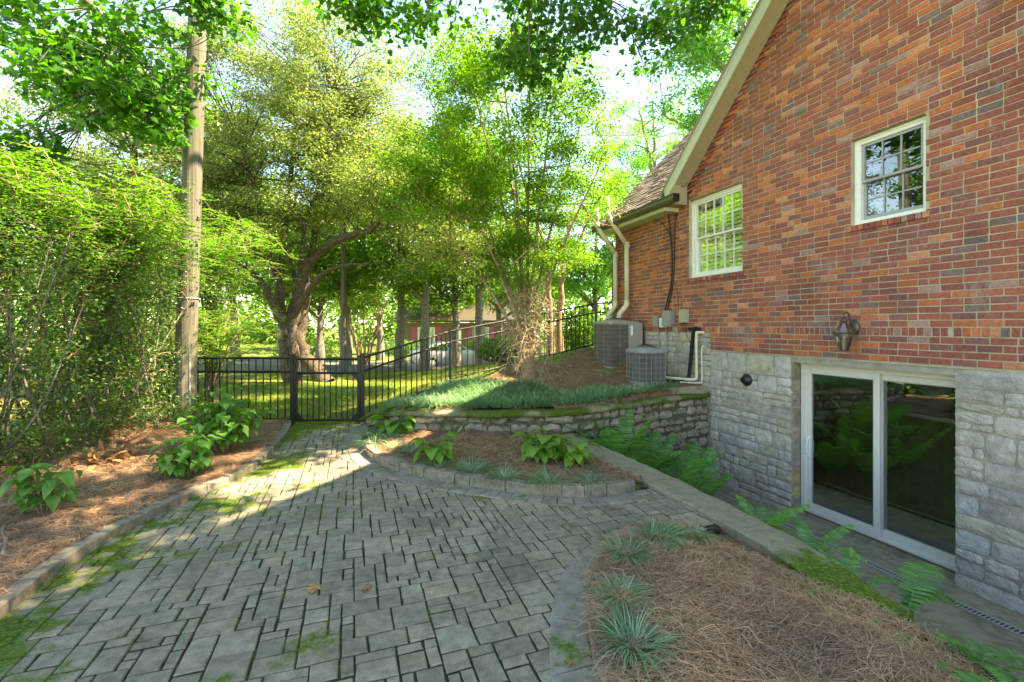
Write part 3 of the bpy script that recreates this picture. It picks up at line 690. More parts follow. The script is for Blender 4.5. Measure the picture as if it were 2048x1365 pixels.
# wing roof: real courses of shingle tabs
ET, EZ = -.38, 4.20
mb = MB(); mb.prism([(ET, EZ - .02), (4.65, EZ + RK * (4.65 - ET) - .02), (4.65, EZ + RK * (4.65 - ET) - .10), (ET, EZ - .10)], 7.45, 10.28, lambda u, v, w: WL(w, u, v))
mb.prism([(9.5, EZ - .02), (4.65, EZ + RK * (4.65 - ET) - .02), (4.65, EZ + RK * (4.65 - ET) - .10), (9.5, EZ - .10)], 7.45, 10.28, lambda u, v, w: WL(w, u, v)); wing = mb.build('wing_roof', m_soffit, house)
mb = MB(); ex = .115; r = 0; c0, s0_ = math.cos(math.atan(RK)), math.sin(math.atan(RK))
while r * ex * c0 < 4.9:
    d0 = r * ex; sx = 7.30 + (r % 3) * .09
    while sx < 10.30:
        L = random.choice([.16, .22, .28, .3]); e = min(sx + L, 10.30); th = random.choice([.012, .022, .03]); k = random.uniform(.7, 1.2)
        P = lambda d, n: (ET + d * c0 - n * s0_, EZ + d * s0_ + n * c0)
        (ta, za), (tb_, zb_), (tc, zc), (td, zd) = P(d0, .0), P(d0, th + .01), P(d0 + ex * 1.25, .004), P(d0 + ex * 1.25, -.01)
        if 1: mb.add([WL(sx, ta, za), WL(sx, tb_, zb_), WL(sx, tc, zc), WL(e - .004, ta, za), WL(e - .004, tb_, zb_), WL(e - .004, tc, zc)], [(0, 1, 4, 3), (1, 2, 5, 4), (0, 2, 1), (3, 4, 5)], (k, k * .97, k * .96, 1))
        sx = e
    r += 1
o = mb.build('shingles', m_shing, wing, fix=False); o['kind'] = 'stuff'
mb = MB(); mb.prism([(-.36, 4.20), (-.36, 4.04), (-.34, 4.02), (-.005, 4.02), (-.005, 4.2)], 7.60, 10.25, lambda u, v, w: WL(w, u, v)); mb.build('eave_box', m_fascia, house)
mb = MB(); mb.prism([(-.362, 4.22), (-.362, 4.11), (-.40, 4.085), (-.47, 4.09), (-.50, 4.14), (-.49, 4.2), (-.505, 4.235), (-.485, 4.235), (-.47, 4.16), (-.44, 4.115), (-.385, 4.125), (-.38, 4.22)], 7.16, 10.30, lambda u, v, w: WL(w, u, v)); mb.build('gutter', m_gutter, house)
mb = MB(); mb.prism([(-.362, 4.22), (-.362, 4.10), (-.40, 4.075), (-.475, 4.08), (-.51, 4.14), (-.495, 4.2), (-.512, 4.24), (-.36, 4.24)], 7.148, 7.162, lambda u, v, w: WL(w, u, v)); mb.build('gutter_end_cap', m_black, house)
mb = MB(); mb.tube(smooth_path([WL(10.05, -.42, 4.1), WL(10.05, -.36, 3.95), WL(9.99, -.10, 3.72), WL(9.97, -.06, 3.5)], 10), .045, 8); mb.tube([WL(9.97, -.06, 3.52), WL(9.97, -.06, 1.2)], .045, 8); mb.build('downspout', m_gutter, house)

# ------------------------------------------------------------------ things on and by the wall
def wthing(name, label, cat, s, t, z, group=None): return thing(name, label, cat, PS(PW + t, s, z), HROT, group)
# PVC vent pipes
for nm, (px0, px1), lab in (('a', (9.30, 9.22), 'white plastic vent pipe nearer the window, bent round the gutter onto a condenser collar'), ('b', (9.80, 9.72), 'white plastic vent pipe beside the house corner, bent behind the large condenser')):
    sA_, sB_ = px0, px1; t = wthing('vent_pipe', lab, 'pipe', sA_, -.1, 1.75)
    g = lambda s, tt, z: (-(s - sA_), tt + .1, z - 1.75)
    mb = MB(); zt = 4.75 if nm == 'a' else 4.6
    mb.tube([g(sA_ + .05, -.60, zt), g(sA_ + .05, -.60, zt - .42)], .057, 12); mb.tube([g(sA_ + .05, -.60, zt - .44), g(sA_, -.11, zt - 1.12)], .055, 12); mb.tube([g(sA_, -.11, zt - 1.13), g(sA_, -.11, 2.25)], .055, 12)
    mb.build('pipe_run', m_pvc, t, True)
    for c in ((sA_ + .05, -.60, zt - .43), (sA_, -.11, zt - 1.125)):
        mb = MB(); mb.tube([g(c[0] + .0, c[1], c[2] + .07), g(*c), g(c[0] - .0, c[1] + .05, c[2] - .06)], .066, 12); mb.build('elbow', m_pvc, t, True)
    mb = MB(); mb.tube([g(sA_, -.11, 2.32), g(sA_, -.11, 2.2), g(sA_ + .04, -.16, 2.12), g(sA_ + .10, -.24, 2.0), g(sA_ + .11, -.25, 1.9)], .064, 12); mb.build('elbow', m_pvc, t, True)
    mb = MB(); mb.lathe([(.058, 0), (.09, 0), (.09, .06), (.07, .06), (.07, .12), (.06, .13)], 16, g(sA_ + .11, -.25, 1.80)); mb.build('collar', m_pvc, t, True)
# condensers
def rrect(w, d, r, n=5):
    pts = []
    for cx, cy, a0 in ((w / 2 - r, d / 2 - r, 0), (-w / 2 + r, d / 2 - r, 90), (-w / 2 + r, -d / 2 + r, 180), (w / 2 - r, -d / 2 + r, 270)):
        for k in range(n + 1):
            a = math.radians(a0 + 90 * k / n); pts.append((cx + r * math.cos(a), cy + r * math.sin(a)))
    return pts
def loft(mb, rings):
    n = len(rings[0][0]); vs = [(x, y, z) for ring, z in rings for x, y in ring]
    mb.add(vs, [(i * n + k, i * n + (k + 1) % n, (i + 1) * n + (k + 1) % n, (i + 1) * n + k) for i in range(len(rings) - 1) for k in range(n)] + [tuple(range(n - 1, -1, -1)), tuple(range((len(rings) - 1) * n, len(rings) * n))])
def finmat(name, a, b):
    q = NT(name); tc = q.n('ShaderNodeTexCoord'); sp = q.n('ShaderNodeSeparateXYZ'); q.l(tc.outputs['Object'], sp.inputs[0])
    f = q.math('SINE', q.math('MULTIPLY', q.math('ADD', sp.outputs[0], sp.outputs[1]), 420.)); c = q.ramp(q.noise(6, 4), [(.3, a), (.7, b)])
    q.l(c, q.b.inputs['Base Color']); q.b.inputs['Roughness'].default_value = .6; q.b.inputs['Metallic'].default_value = .2; q.bump(f, .9, .01); return q.m
m_fin = finmat('condenser_fins', lin(112, 108, 104), lin(136, 130, 124)); m_fin2 = finmat('condenser_fins_dark', lin(104, 104, 106), lin(126, 126, 128))
m_ac = plain('condenser_paint', lin(152, 148, 140), .5, .1, .5, .07); m_ac2 = plain('condenser_paint_grey', lin(142, 144, 146), .5, .1, .5, .07)
def condenser(label, s, p, size, H, z, r, nh, nv, mf, mp, panel):
    t = thing('air_conditioner', label, 'air conditioner', PS(p, s, z), HROT)
    w = size; mb = MB(); ring = rrect(w - .03, w - .03, r); loft(mb, [(ring, .04), (ring, H - .07)]); mb.build('coil', mf, t)
    mb = MB(); loft(mb, [(rrect(w, w, r), 0), (rrect(w + .006, w + .006, r), .055), (rrect(w - .03, w - .03, r), .06)]); mb.build('base_pan', mp, t)
    mb = MB(); loft(mb, [(rrect(w, w, r), H - .08), (rrect(w + .02, w + .02, r), H - .06), (rrect(w + .02, w + .02, r), H - .035), (rrect(w - .02, w - .02, r), H - .005), (rrect(w * .8, w * .8, r), H)]); mb.build('top_cover', mp, t)
    mb = MB(); mb.lathe([(w * .40, H), (w * .36, H + .025), (w * .2, H + .06), (w * .06, H + .075), (0.001, H + .076)], 24); mb.build('fan_dome', mp, t, True)
    for k in range(5):
        mb = MB(); R = w * (.12 + .06 * k); zz = H + .075 - .05 * (k / 4) ** 1.5; mb.tube([(R * math.cos(a), R * math.sin(a), zz) for a in np.linspace(0, 6.2832, 25)], .004, 4); mb.build('fan_guard_ring', m_black, t)
    for k in range(nh):
        zz = .08 + (H - .19) * (k + .5) / nh; mb = MB(); rr = rrect(w - .012, w - .012, r); mb.tube([(x, y, zz) for x, y in rr + rr[:1]], .0045, 4); mb.build('grille_wire', mp, t)
    for side in range(2):
        for k in range(1, nv):
            u = -w / 2 + w * k / nv; x, y = (u, -w / 2 + .006) if side == 0 else (w / 2 - .006, u)
            mb = MB(); mb.tube([(x, y, .05), (x, y, H - .07)], .0045, 4); mb.build('grille_wire', mp, t)
    for x, y in ((w / 2, -w / 2), (-w / 2, -w / 2), (w / 2, w / 2)):
        if r < .06:
            mb = MB(); mb.box((x - math.copysign(.05, x), y - math.copysign(.05, y), .05), (x + math.copysign(.004, x), y + math.copysign(.004, y), H - .07)); mb.build('corner_post', mp, t, bevel=.01)
    if panel:
        mb = MB(); mb.box((w / 2 + .012, w / 2 - .34, .42), (w / 2 + .05, w / 2 + .02, H - .03)); mb.build('service_panel', mp, t, bevel=.01)
        mb = MB(); mb.box((w / 2 + .004, w / 2 - .34, .05), (w / 2 + .012, w / 2 + .01, H - .08)); mb.build('side_panel', mp, t)
        mb = MB(); mb.box((w / 2 + .0502, w / 2 - .30, H - .32), (w / 2 + .052, w / 2 - .24, H - .1)); mb.build('rating_label', m_white, t)
    return t
condenser('tall boxy air conditioner with louvered coil on a stone slab', 9.16, 5.76, .80, 1.07, .745, .075, 9, 3, m_fin, m_ac, True)
condenser('short rounded grey air conditioner nearer the viewer on the concrete corner slab', 7.50, 5.40, .62, .68, .585, .13, 5, 6, m_fin2, m_ac2, False)
t = thing('stone_slab', 'mossy stone slab propped under the tall air conditioner', 'slab', PS(5.7, 9.1, .6), HROT)
m_slab = surf('slab_stone', [(.3, lin(112, 112, 76)), (.7, lin(158, 156, 118))], 6, .9, .7, 60, .01, moss=(2, .45, .65))
mb = MB(); mb.box((-.62, -.62, .05), (.66, .52, .14)); mb.build('slab_top', m_slab, t, bevel=.012)
for x, y in ((.36, -.40), (-.42, -.4), (.3, .3), (-.3, .3)):
    mb = MB(); mb.box((x - .12, y - .1, -.12), (x + .12, y + .1, .049)); mb.build('support_block', m_conc, t, bevel=.012)
mb = MB(); mb.prism([PS(4.72, 6.95)[:2], PS(6.24, 6.77)[:2], PS(6.24, 8.05)[:2], PS(4.9, 8.05)[:2]], .40, .585, lambda u, v, w: (u, v, w)); tag(mb.build('concrete_slab', m_conc, bevel=.02), 'concrete corner slab carrying the short air conditioner', 'slab')
# boxes and lines
def wallbox(label, s, z, w, hh, d, mat, tilt=0, lid=True):
    t = wthing('utility_box', label, 'electrical box', s, -.012, z); t.rotation_euler[1] = tilt
    mb = MB(); mb.box((-w / 2, -d, -hh / 2), (w / 2, .0, hh / 2)); mb.build('case', mat, t, bevel=.006)
    if lid:
        mb = MB(); mb.box((-w / 2 - .006, -d - .012, -hh / 2 + .01), (w / 2 + .006, -d - .0005, hh / 2 + .006)); mb.build('cover', mat, t, bevel=.004)
wallbox('small grey disconnect box, leftmost on the wall above the short air conditioner', 8.22, 1.80, .16, .22, .10, m_galv)
wallbox('grey disconnect box with a sloping cover left of the beige box', 7.80, 1.86, .22, .32, .15, m_galv, .08)
wallbox('light grey box between the small and the sloping disconnect boxes', 8.03, 1.77, .13, .2, .08, m_white)
wallbox('beige plastic telephone box under the divided window', 7.38, 1.90, .18, .26, .09, m_beige)
for s_, z1_, lab in ((8.22, 1.69, 'thin grey conduit below the leftmost disconnect box'), (7.96, 1.68, 'thin grey conduit below the light grey box')):
    t = wthing('conduit', lab, 'conduit', s_, -.03, .6); mb = MB(); mb.tube([(0, 0, 0), (.01, 0, .5), (0, 0, z1_ - .6)], .014, 8); mb.build('tube', m_galv, t, True)
    mb = MB(); mb.box((-.025, -.02, .55), (.025, .024, .58)); mb.build('strap', m_galv, t)
t = wthing('refrigerant_line', 'black foam wrapped refrigerant line running down the stone wall', 'pipe', 7.05, -.08, .6)
g = lambda s, tt, z: (-(s - 7.05), tt + .08, z - .6)
mb = MB(); mb.tube(smooth_path([g(7.1, .0, 1.66), g(7.1, -.06, 1.64), g(7.1, -.09, 1.5), g(7.13, -.12, 1.0), g(7.15, -.16, .7), g(7.2, -.3, .63), g(7.3, -.55, .63)], 24), .036, 10); mb.build('insulation', m_foam, t, True)
mb = MB(); mb.box(g(7.22, -.11, 1.62), g(6.98, .01, 1.68)); mb.build('sealant', m_foam, t, bevel=.015)
t = wthing('drain_pipe', 'white plastic drain pipe with an elbow, right of the black line', 'pipe', 6.95, -.08, .6)
g = lambda s, tt, z: (-(s - 6.95), tt + .08, z - .6)
mb = MB(); mb.tube(smooth_path([g(6.9, .0, 1.58), g(6.95, -.1, 1.58), g(6.98, -.11, 1.5), g(6.98, -.11, .78), g(7.0, -.13, .7), g(7.12, -.2, .68), g(7.6, -.45, .69)], 40), .028, 10); mb.build('pipe_run', m_pvc, t, True)
mb = MB(); mb.tube(smooth_path([g(6.84, .0, 1.30), g(6.86, -.09, 1.28), g(6.86, -.09, .7), g(6.9, -.13, .64), g(7.05, -.25, .63), g(7.7, -.6, .62)], 40), .014, 8); mb.build('small_pipe', m_pvc, t, True)
t = wthing('wall_cable', 'black cables hanging from the eave to the meter boxes', 'cable', 7.85, -.03, 2.0)
g = lambda s, tt, z: (-(s - 7.85), tt + .03, z - 2.0)
for k, path in enumerate(([(7.80, -.1, 4.02), (7.82, -.05, 3.7), (7.78, -.03, 3.2), (7.8, -.03, 2.6), (7.92, -.03, 2.25), (8.0, -.06, 1.95)], [(7.66, -.02, 4.0), (7.70, -.03, 3.6), (7.72, -.02, 3.0), (7.78, -.02, 2.5), (7.9, -.04, 2.05)], [(8.3, -.12, 4.03), (8.05, -.07, 3.9), (7.85, -.04, 3.6), (7.80, -.03, 3.3)], [(7.76, -.02, 2.7), (7.62, -.02, 2.35), (7.58, -.03, 1.98)])):
    mb = MB(); mb.tube(smooth_path([g(*q) for q in path], 22), (.016, .012, .006, .005)[k], 6); mb.build('cable_run', m_cable, t, True)
t = wthing('low_voltage_wire', 'loose thin wires below the beige box', 'wire', 7.4, -.04, 1.6)
for path in ([(0, 0, .16), (.03, -.05, .02), (.12, -.08, -.06), (.32, -.04, .05)], [(-.1, 0, .2), (-.12, -.06, 0), (-.35, -.09, -.3), (-.5, -.05, -.33)], [(.05, 0, .16), (.2, -.08, .12), (.35, -.06, .18)]):
    mb = MB(); mb.tube(smooth_path([(-x, y, z) for x, y, z in path], 14), .005, 5); mb.build('wire_run', m_foam, t, True)
# round vent
t = wthing('wall_vent', 'round black dome vent on the grey stone wall', 'vent', 5.90, -.012, .80)
mb = MB(); mb.lathe([(.002, .0), (.105, .0), (.105, .012), (.09, .03), (.07, .05), (.055, .055), (.05, .075), (.03, .08), (.001, .08)], 24)
mb.v = [(x, -z, y) for x, y, z in mb.v]; mb.build('dome', m_black, t, True)
mb = MB(); mb.lathe([(.04, .078), (.048, .10), (.04, .10), (.036, .08)], 16, (.0, 0, 0)); mb.v = [(x, -z, y) for x, y, z in mb.v]; mb.build('nozzle', m_black, t, True)
# lantern
t = wthing('wall_lantern', 'weathered bronze carriage lantern with glass panes above the sliding door', 'lamp', 4.17, -.01, 1.62)
mb = MB(); mb.lathe([(.001, 0), (.07, 0), (.075, .012), (.06, .03), (.03, .04), (.001, .045)], 18); mb.v = [(x, -z, y * 1.35 + .06) for x, y, z in mb.v]; mb.build('back_plate', m_brass, t, True)
mb = MB(); mb.tube(smooth_path([(0, -.03, .06), (0, -.07, .12), (0, -.10, .22), (0, -.145, .265), (0, -.19, .245), (0, -.20, .20)], 18), .010, 8); mb.tube(smooth_path([(0, -.03, .02), (0, -.08, .0), (0, -.11, .05), (0, -.09, .11)], 10), .008, 6); mb.build('arm', m_brass, t, True)
LC = (0, -.20, 0)
mb = MB(); mb.lathe([(.001, .205), (.018, .2), (.02, .18), (.045, .165), (.05, .15), (.028, .135), (.03, .12), (.012, .118)], 16, LC); mb.build('finial', m_brass, t, True)
ST = lambda r, z: [(LC[0] + r * math.cos(math.radians(a)), LC[1] + r * math.sin(math.radians(a)), z) for a in (30, 90, 150, 210, 270, 330)]
R0, R1, R2, R3 = ST(.03, .125), ST(.10, .005), ST(.118, -.005), ST(.055, -.24)
mb = MB(); mb.add(R0 + R1, [(i, (i + 1) % 6, 6 + (i + 1) % 6, 6 + i) for i in range(6)]); mb.build('upper_glass', m_lglass, t)
mb = MB(); mb.add(R2 + R3, [(i, (i + 1) % 6, 6 + (i + 1) % 6, 6 + i) for i in range(6)]); mb.build('lower_glass', m_lglass, t)
mb = MB()
for i in range(6): mb.tube([R0[i], R1[i]], .005, 5); mb.tube([R2[i], R3[i]], .0055, 5)
for R, r in ((R0, .008), (R2, .011), (R3, .008)): mb.tube(R + R[:1], r, 6)
mb.add(R3, [(0, 1, 2, 3, 4, 5)]); mb.add(R1 + R2, [(i, (i + 1) % 6, 6 + (i + 1) % 6, 6 + i) for i in range(6)]); mb.build('cage', m_brass, t)
mb = MB(); mb.tube([(0, -.2, -.24), (0, -.2, -.1)], .013, 10); mb.tube([(0, -.2, -.10), (0, -.2, -.08), (0, -.2, -.03)], [.015, .018, .004], 10); mb.build('candle_bulb', m_bulb, t, True)

# ------------------------------------------------------------------ pit floor, drain, ledge
pit = MB(); n = 40
pit.prism([PS(5.06, -1.5)[:2], PS(6.55, -1.5)[:2], PS(6.55, 5.2)[:2], PS(6.28, 5.2)[:2], PS(6.28, 6.9)[:2], PS(5.06, 7.1)[:2]], -1.3, -1.152, lambda u, v, w: (u, v, w))
tag(pit.build('pit_floor', m_conc), 'stained concrete floor of the door pit', kind='structure')
pf = bpy.data.objects['pit_floor']
s_ = .8
while s_ < 5.6:
    L = random.uniform(.45, .62); mb = MB(); block(mb, [(4.90, s_ + .01), (5.055, s_ + .01), (5.055, s_ + L - .01), (4.90, s_ + L - .01)], -1.115 + random.uniform(-.012, .012), -1.3, .012, fpat, (.82, .8, .74, 1), .008)
    mb.build('edging_stone', m_curb, pf); s_ += L
t = thing('channel_drain', 'perforated grey channel drain grate in the pit floor', 'drain', PS(5.86, 3.5, -1.15), HROT)
m_grate = plain('grate_plastic', lin(150, 154, 150), .6)
mb = MB()
for y in (-.062, .05): mb.box((-3.2, y, -.002), (3.2, y + .012, .006))
k = 0
for x in np.arange(-3.2, 3.2, .034):
    mb.add([(x, -.05, .003), (x + .012, -.05, .003), (x + .030, .05, .003), (x + .018, .05, .003)], [(0, 1, 2, 3)])
    mb.add([(x + .018, -.05, .0035), (x + .030, -.05, .0035), (x + .012, .05, .0035), (x, .05, .0035)], [(0, 1, 2, 3)])
mb.build('grate', m_grate, t, fix=False)
mb = MB(); mb.box((-3.2, -.062, -.0015), (3.2, .062, .001)); mb.build('channel', m_black, t)
led = MB(); pv = []
ss = np.linspace(1.85, 6.35, 40)
for s in ss:
    a = .02 * math.sin(s * 2.3) + random.uniform(-.012, .012); b = .03 * math.sin(s * 1.7 + 1) + random.uniform(-.015, .015); zz = .035 - .10 * max(0, (2.6 - s) / .75) + random.uniform(-.004, .004)
    pv.append([PS(2.96 + a, s, -.5), PS(2.96 + a, s, zz - .015), PS(2.975 + a, s, zz), PS(3.13, s, zz + .004), PS(3.30 + b, s, zz), PS(3.33 + b, s, zz - .02), PS(3.36 + b, s, -.8)])
V = [q for r in pv for q in r]; led.add(V, [(i * 7 + k, i * 7 + k + 1, (i + 1) * 7 + k + 1, (i + 1) * 7 + k) for i in range(39) for k in range(6)] + [tuple(range(7)), tuple(range(39 * 7, 40 * 7))])
tag(led.build('concrete_ledge', m_ledge), 'low mossy concrete ledge wall between the patio and the door pit', 'wall')

# ------------------------------------------------------------------ stone retaining wall
WP = smooth_path(WALLC, 200); WN = off_path(WP, 1.0) - WP
DW = np.concatenate([[0], np.cumsum(np.linalg.norm(np.diff(WP, axis=0), axis=1))])
ZT = lambda u: float(np.interp(u, [0, .5, 1.0, DW[-1] - 1.2, DW[-1]], [.16, .34, .40, .44, .47]))
def wpt(u, d):
    x, y = np.interp(u, DW, WP[:, 0]), np.interp(u, DW, WP[:, 1]); nx_, ny_ = np.interp(u, DW, WN[:, 0]), np.interp(u, DW, WN[:, 1]); l = math.hypot(nx_, ny_)
    return x + nx_ / l * d, y + ny_ / l * d
rw = thing('retaining_wall', 'mossy curved rubble stone retaining wall below the slope', 'wall', (WP[100][0], WP[100][1], 0))
ox, oy = rw.location.x, rw.location.y
fr = lambda u, v, w: (lambda q: (q[0] - ox, q[1] - oy, v))(wpt(u, .12 + w))
mb = MB(); us = np.linspace(0, DW[-1], 70); R = []
for u in us:
    (ax, ay), (bx, by) = wpt(u, .10), wpt(u, -.20); zt = ZT(u) - .05; R += [(ax - ox, ay - oy, -1.3), (ax - ox, ay - oy, zt), (bx - ox, by - oy, zt), (bx - ox, by - oy, -1.3)]
mb.add(R, [(i * 4 + k, i * 4 + (k + 1) % 4, (i + 1) * 4 + (k + 1) % 4, (i + 1) * 4 + k) for i in range(69) for k in range(4)] + [(0, 1, 2, 3), tuple(range(69 * 4, 70 * 4))]); mb.build('mortar_core', m_rcore, rw)
rs = []; z = -1.2; row = 0
while z < .36:
    hh = random.uniform(.12, .20); u = random.uniform(0, .1)
    while u < DW[-1] - .08:
        L = random.uniform(.14, .42); e = min(u + L, DW[-1]); zt = ZT((u + e) / 2) - .06; d_ = min(z + hh, zt)
        x, y = wpt((u + e) / 2, .35); gz_ = float(h(np.array(x), np.array(y)))
        if d_ - z > .045 and d_ > gz_ - .02 and e - u > .06:
            j_ = random.uniform(-.02, .02); k = random.uniform(.72, 1.18); wv = random.uniform(0, .12); col = (k * (1 + wv), k, k * (1 - wv), 1); gg = random.uniform(.010, .02)
            rs.append((1, (lambda u, e, c, d, col, gg: lambda mb: rough_block(mb, u + gg, e - gg, c + gg, d - gg, 0, .06, .045, fr, col, 4, 3, .02))(u, e, z + j_, d_ + j_ * .5, col, gg)))
        u = e
    z += hh
split_pieces(rs, 'stone', m_rstone, rw)
mb = MB(); R = []
for u in us:
    zt = ZT(u) + random.uniform(-.01, .01); o_ = random.uniform(-.012, .012)
    for d, dz in ((.165 + o_, -.075), (.175 + o_, -.02), (.14 + o_, .0), (0, .012), (-.20, .0), (-.40, -.05)):
        x, y = wpt(u, d); R.append((x - ox, y - oy, zt + dz))
mb.add(R, [(i * 6 + k, i * 6 + (k + 1) % 6, (i + 1) * 6 + (k + 1) % 6, (i + 1) * 6 + k) for i in range(69) for k in range(6)] + [tuple(range(6)), tuple(range(69 * 6, 70 * 6))]); mb.build('coping', m_cap, rw, True)

# ------------------------------------------------------------------ fence and gate
def fence_run(t, A, B, n, hgt, posts, proto, bottom=.10):
    """A, B: ends with ground heights; pickets share one mesh"""
    A = np.array(A, float); B = np.array(B, float); L = math.hypot(*(B - A)[:2]); ang = math.atan2(B[1] - A[1], B[0] - A[0]); o = np.array(t.location)
    for dz in (hgt, hgt - .235, bottom):
        mb = MB(); mb.tube([A + (0, 0, dz) - o, B + (0, 0, dz) - o], .019, 4); mb.build('rail', m_black, t)
    for k in range(1, n):
        q = A + (B - A) * k / n - o; link('picket', proto, t, q, ang)
    for e, yes in ((A, posts[0]), (B, posts[1])):
        if yes:
            mb = MB(); q = e - o; mb.box((q[0] - .028, q[1] - .028, q[2] - .15), (q[0] + .028, q[1] + .028, q[2] + hgt + .05)); ps = mb.build('post', m_black, t, bevel=.004)
            mb = MB(); mb.prism([(q[0] - .038, q[1] - .038), (q[0] + .038, q[1] - .038), (q[0] + .038, q[1] + .038), (q[0] - .038, q[1] + .038)], q[2] + hgt + .0502, q[2] + hgt + .066, lambda u, v, w: (u, v, w)); mb.build('post_cap', m_black, ps)
FH = 1.15
pk = MB(); pk.box((-.008, -.008, .03), (.008, .008, FH - .002)); po = pk.build('picket', m_black); pmesh = po.data; bpy.data.objects.remove(po)
GA, GB = (-3.80, 7.87, 0.), (-2.60, 7.92, 0.)
f1 = thing('metal_fence', 'black metal picket fence between the utility pole and the gate', 'fence', (-4.7, 7.9, 0))
fence_run(f1, (-6.3, 7.86, .0), GA, 20, FH, (True, True), pmesh)
f2 = thing('metal_fence', 'black metal picket fence climbing the slope from gate to house', 'fence', (-1.36, 10.0, .45))
B2, B3, B4, B5 = (-1.36, 10.0, .44), (.45, 10.95, .80), (2.18, 11.8, 1.14), (2.62, 11.75, 1.16)
fence_run(f2, GB, B2, 16, FH, (True, True), pmesh); fence_run(f2, B2, B3, 15, FH, (False, True), pmesh); fence_run(f2, B3, B4, 15, FH, (False, True), pmesh); fence_run(f2, B4, B5, 4, FH, (False, True), pmesh)
gt = thing('garden_gate', 'black metal picket gate closing the paved path', 'gate', (-3.2, 7.9, 0))
o = np.array(gt.location); ga = np.array(GA) + (.065, 0, 0) - o; gb = np.array(GB) - (.065, 0, 0) - o
for e in (ga, gb):
    mb = MB(); mb.box((e[0] - .024, e[1] - .024, .05), (e[0] + .024, e[1] + .024, FH + .04)); mb.build('stile', m_black, gt, bevel=.004)
for dz in (FH - .02, FH - .26, .075):
    mb = MB(); mb.tube([ga + (0, 0, dz), gb + (0, 0, dz)], .02, 4); mb.build('rail', m_black, gt)
gp_ = MB(); gp_.box((-.008, -.008, .08), (.008, .008, FH - .02)); po = gp_.build('picket', m_black); gmesh = po.data; bpy.data.objects.remove(po)
for k in range(1, 11): link('picket', gmesh, gt, ga + (gb - ga) * k / 11, 0)
for e, sg in ((ga, 1), (gb, -1)):
    for zc, dn in ((FH - .28, -1), (.095, 1)):
        mb = MB(); mb.prism([(e[0] + sg * .024, zc), (e[0] + sg * .13, zc), (e[0] + sg * .024, zc + dn * .12)], e[1] - .012, e[1] + .012, lambda u, v, w: (u, w, v)); mb.build('corner_gusset', m_black, gt)
mb = MB(); mb.box((gb[0] - .03, gb[1] - .045, FH - .36), (gb[0] + .075, gb[1] - .026, FH - .27)); mb.build('latch', m_black, gt, bevel=.004)
for zc in (.28, FH - .15):
    mb = MB(); mb.box((ga[0] - .07, ga[1] - .035, zc - .04), (ga[0] + .0, ga[1] - .025, zc + .04)); mb.build('hinge', m_black, gt)

# ------------------------------------------------------------------ foliage helpers
T_LEAF = (np.array([(0, 0, 0), (.45, .24, .07), (1, 0, -.05), (.45, -.24, .07)]), np.array([(0, 1, 2), (0, 2, 3)]))
T_WIDE = (np.array([(0, 0, 0), (.3, .34, .06), (.7, .28, .04), (1, 0, -.08), (.7, -.28, .04), (.3, -.34, .06)]), np.array([(0, 1, 2), (0, 2, 3), (0, 3, 4), (0, 4, 5)]))
_mp = [(0, 0), (.05, .22), (-.02, .46), (.25, .32), (.38, .55), (.5, .25), (.72, .28), (1.0, 0)]
_mp = _mp + [(x, -y) for x, y in _mp[-2:0:-1]]
T_MAPLE = (np.array([(x, y, -.10 * abs(y) - .05 * x) for x, y in _mp] + [(.35, 0, .03)]), np.array([(i, (i + 1) % 14, 14) for i in range(14)]))
def unit(v): return v / (np.linalg.norm(v, axis=-1, keepdims=True) + 1e-9)
def leaves(P, L, rng, tmpl=T_LEAF, up=.6, droop=.2, out=None, vary=.45):
    n = len(P); T, TF = tmpl; m = len(T)
    d = rng.normal(size=(n, 3)); d[:, 2] = d[:, 2] * .5 - droop
    if out is not None: d = d + out
    d = unit(d); nn = rng.normal(size=(n, 3)) * (1 - up); nn[:, 2] += up + .2
    s = unit(np.cross(nn, d)); nn = np.cross(d, s)
    l = (L * (1 + vary * rng.uniform(-1, 1, n)))[:, None, None]
    V = P[:, None] + l * (T[None, :, 0:1] * d[:, None] + T[None, :, 1:2] * s[:, None] + T[None, :, 2:3] * nn[:, None])
    F = TF[None] + (np.arange(n) * m)[:, None, None]
    return V.reshape(-1, 3), F.reshape(-1, 3)
def blades(P, D, L, W, rng, arch=.8, seg=3, lift=.9):
    """arching grass-like blades: P roots, D horizontal direction"""
    n = len(P); L = np.asarray(L).reshape(-1, 1); side = np.stack([-D[:, 1], D[:, 0], np.zeros(n)], -1)
    D3 = np.stack([D[:, 0], D[:, 1], np.zeros(n)], -1); V = []
    ar = (arch * rng.uniform(.5, 1.3, n))[:, None]; li = (lift * rng.uniform(.75, 1.2, n))[:, None]
    for k in range(seg):
        t = k / seg; c = P + D3 * L * (t * .55 + .45 * ar * t * t) + np.array([0, 0, 1.]) * L * (li * t - .62 * ar * t * t); w = W * (1 - .55 * t)
        V += [c - side * w, c + side * w]
    t = 1.; V.append(P + D3 * L * (.55 + .45 * ar) + np.array([0, 0, 1.]) * L * (li - .62 * ar))
    m = len(V); V = np.stack(V, 1).reshape(-1, 3); F = []
    for k in range(seg - 1): F += [(2 * k, 2 * k + 1, 2 * k + 3), (2 * k, 2 * k + 3, 2 * k + 2)]
    F.append((2 * seg - 2, 2 * seg - 1, 2 * seg)); F = np.array(F)[None] + (np.arange(n) * m)[:, None, None]
    return V, F.reshape(-1, 3)
def ball(rng, n, c, r, shell=.5):
    d = unit(rng.normal(size=(n, 3))); k = (shell + (1 - shell) * rng.uniform(0, 1, n) ** .6)[:, None] if shell >= 0 else rng.uniform(0, 1, n)[:, None] ** .33
    return np.asarray(c) + d * k * np.asarray(r)
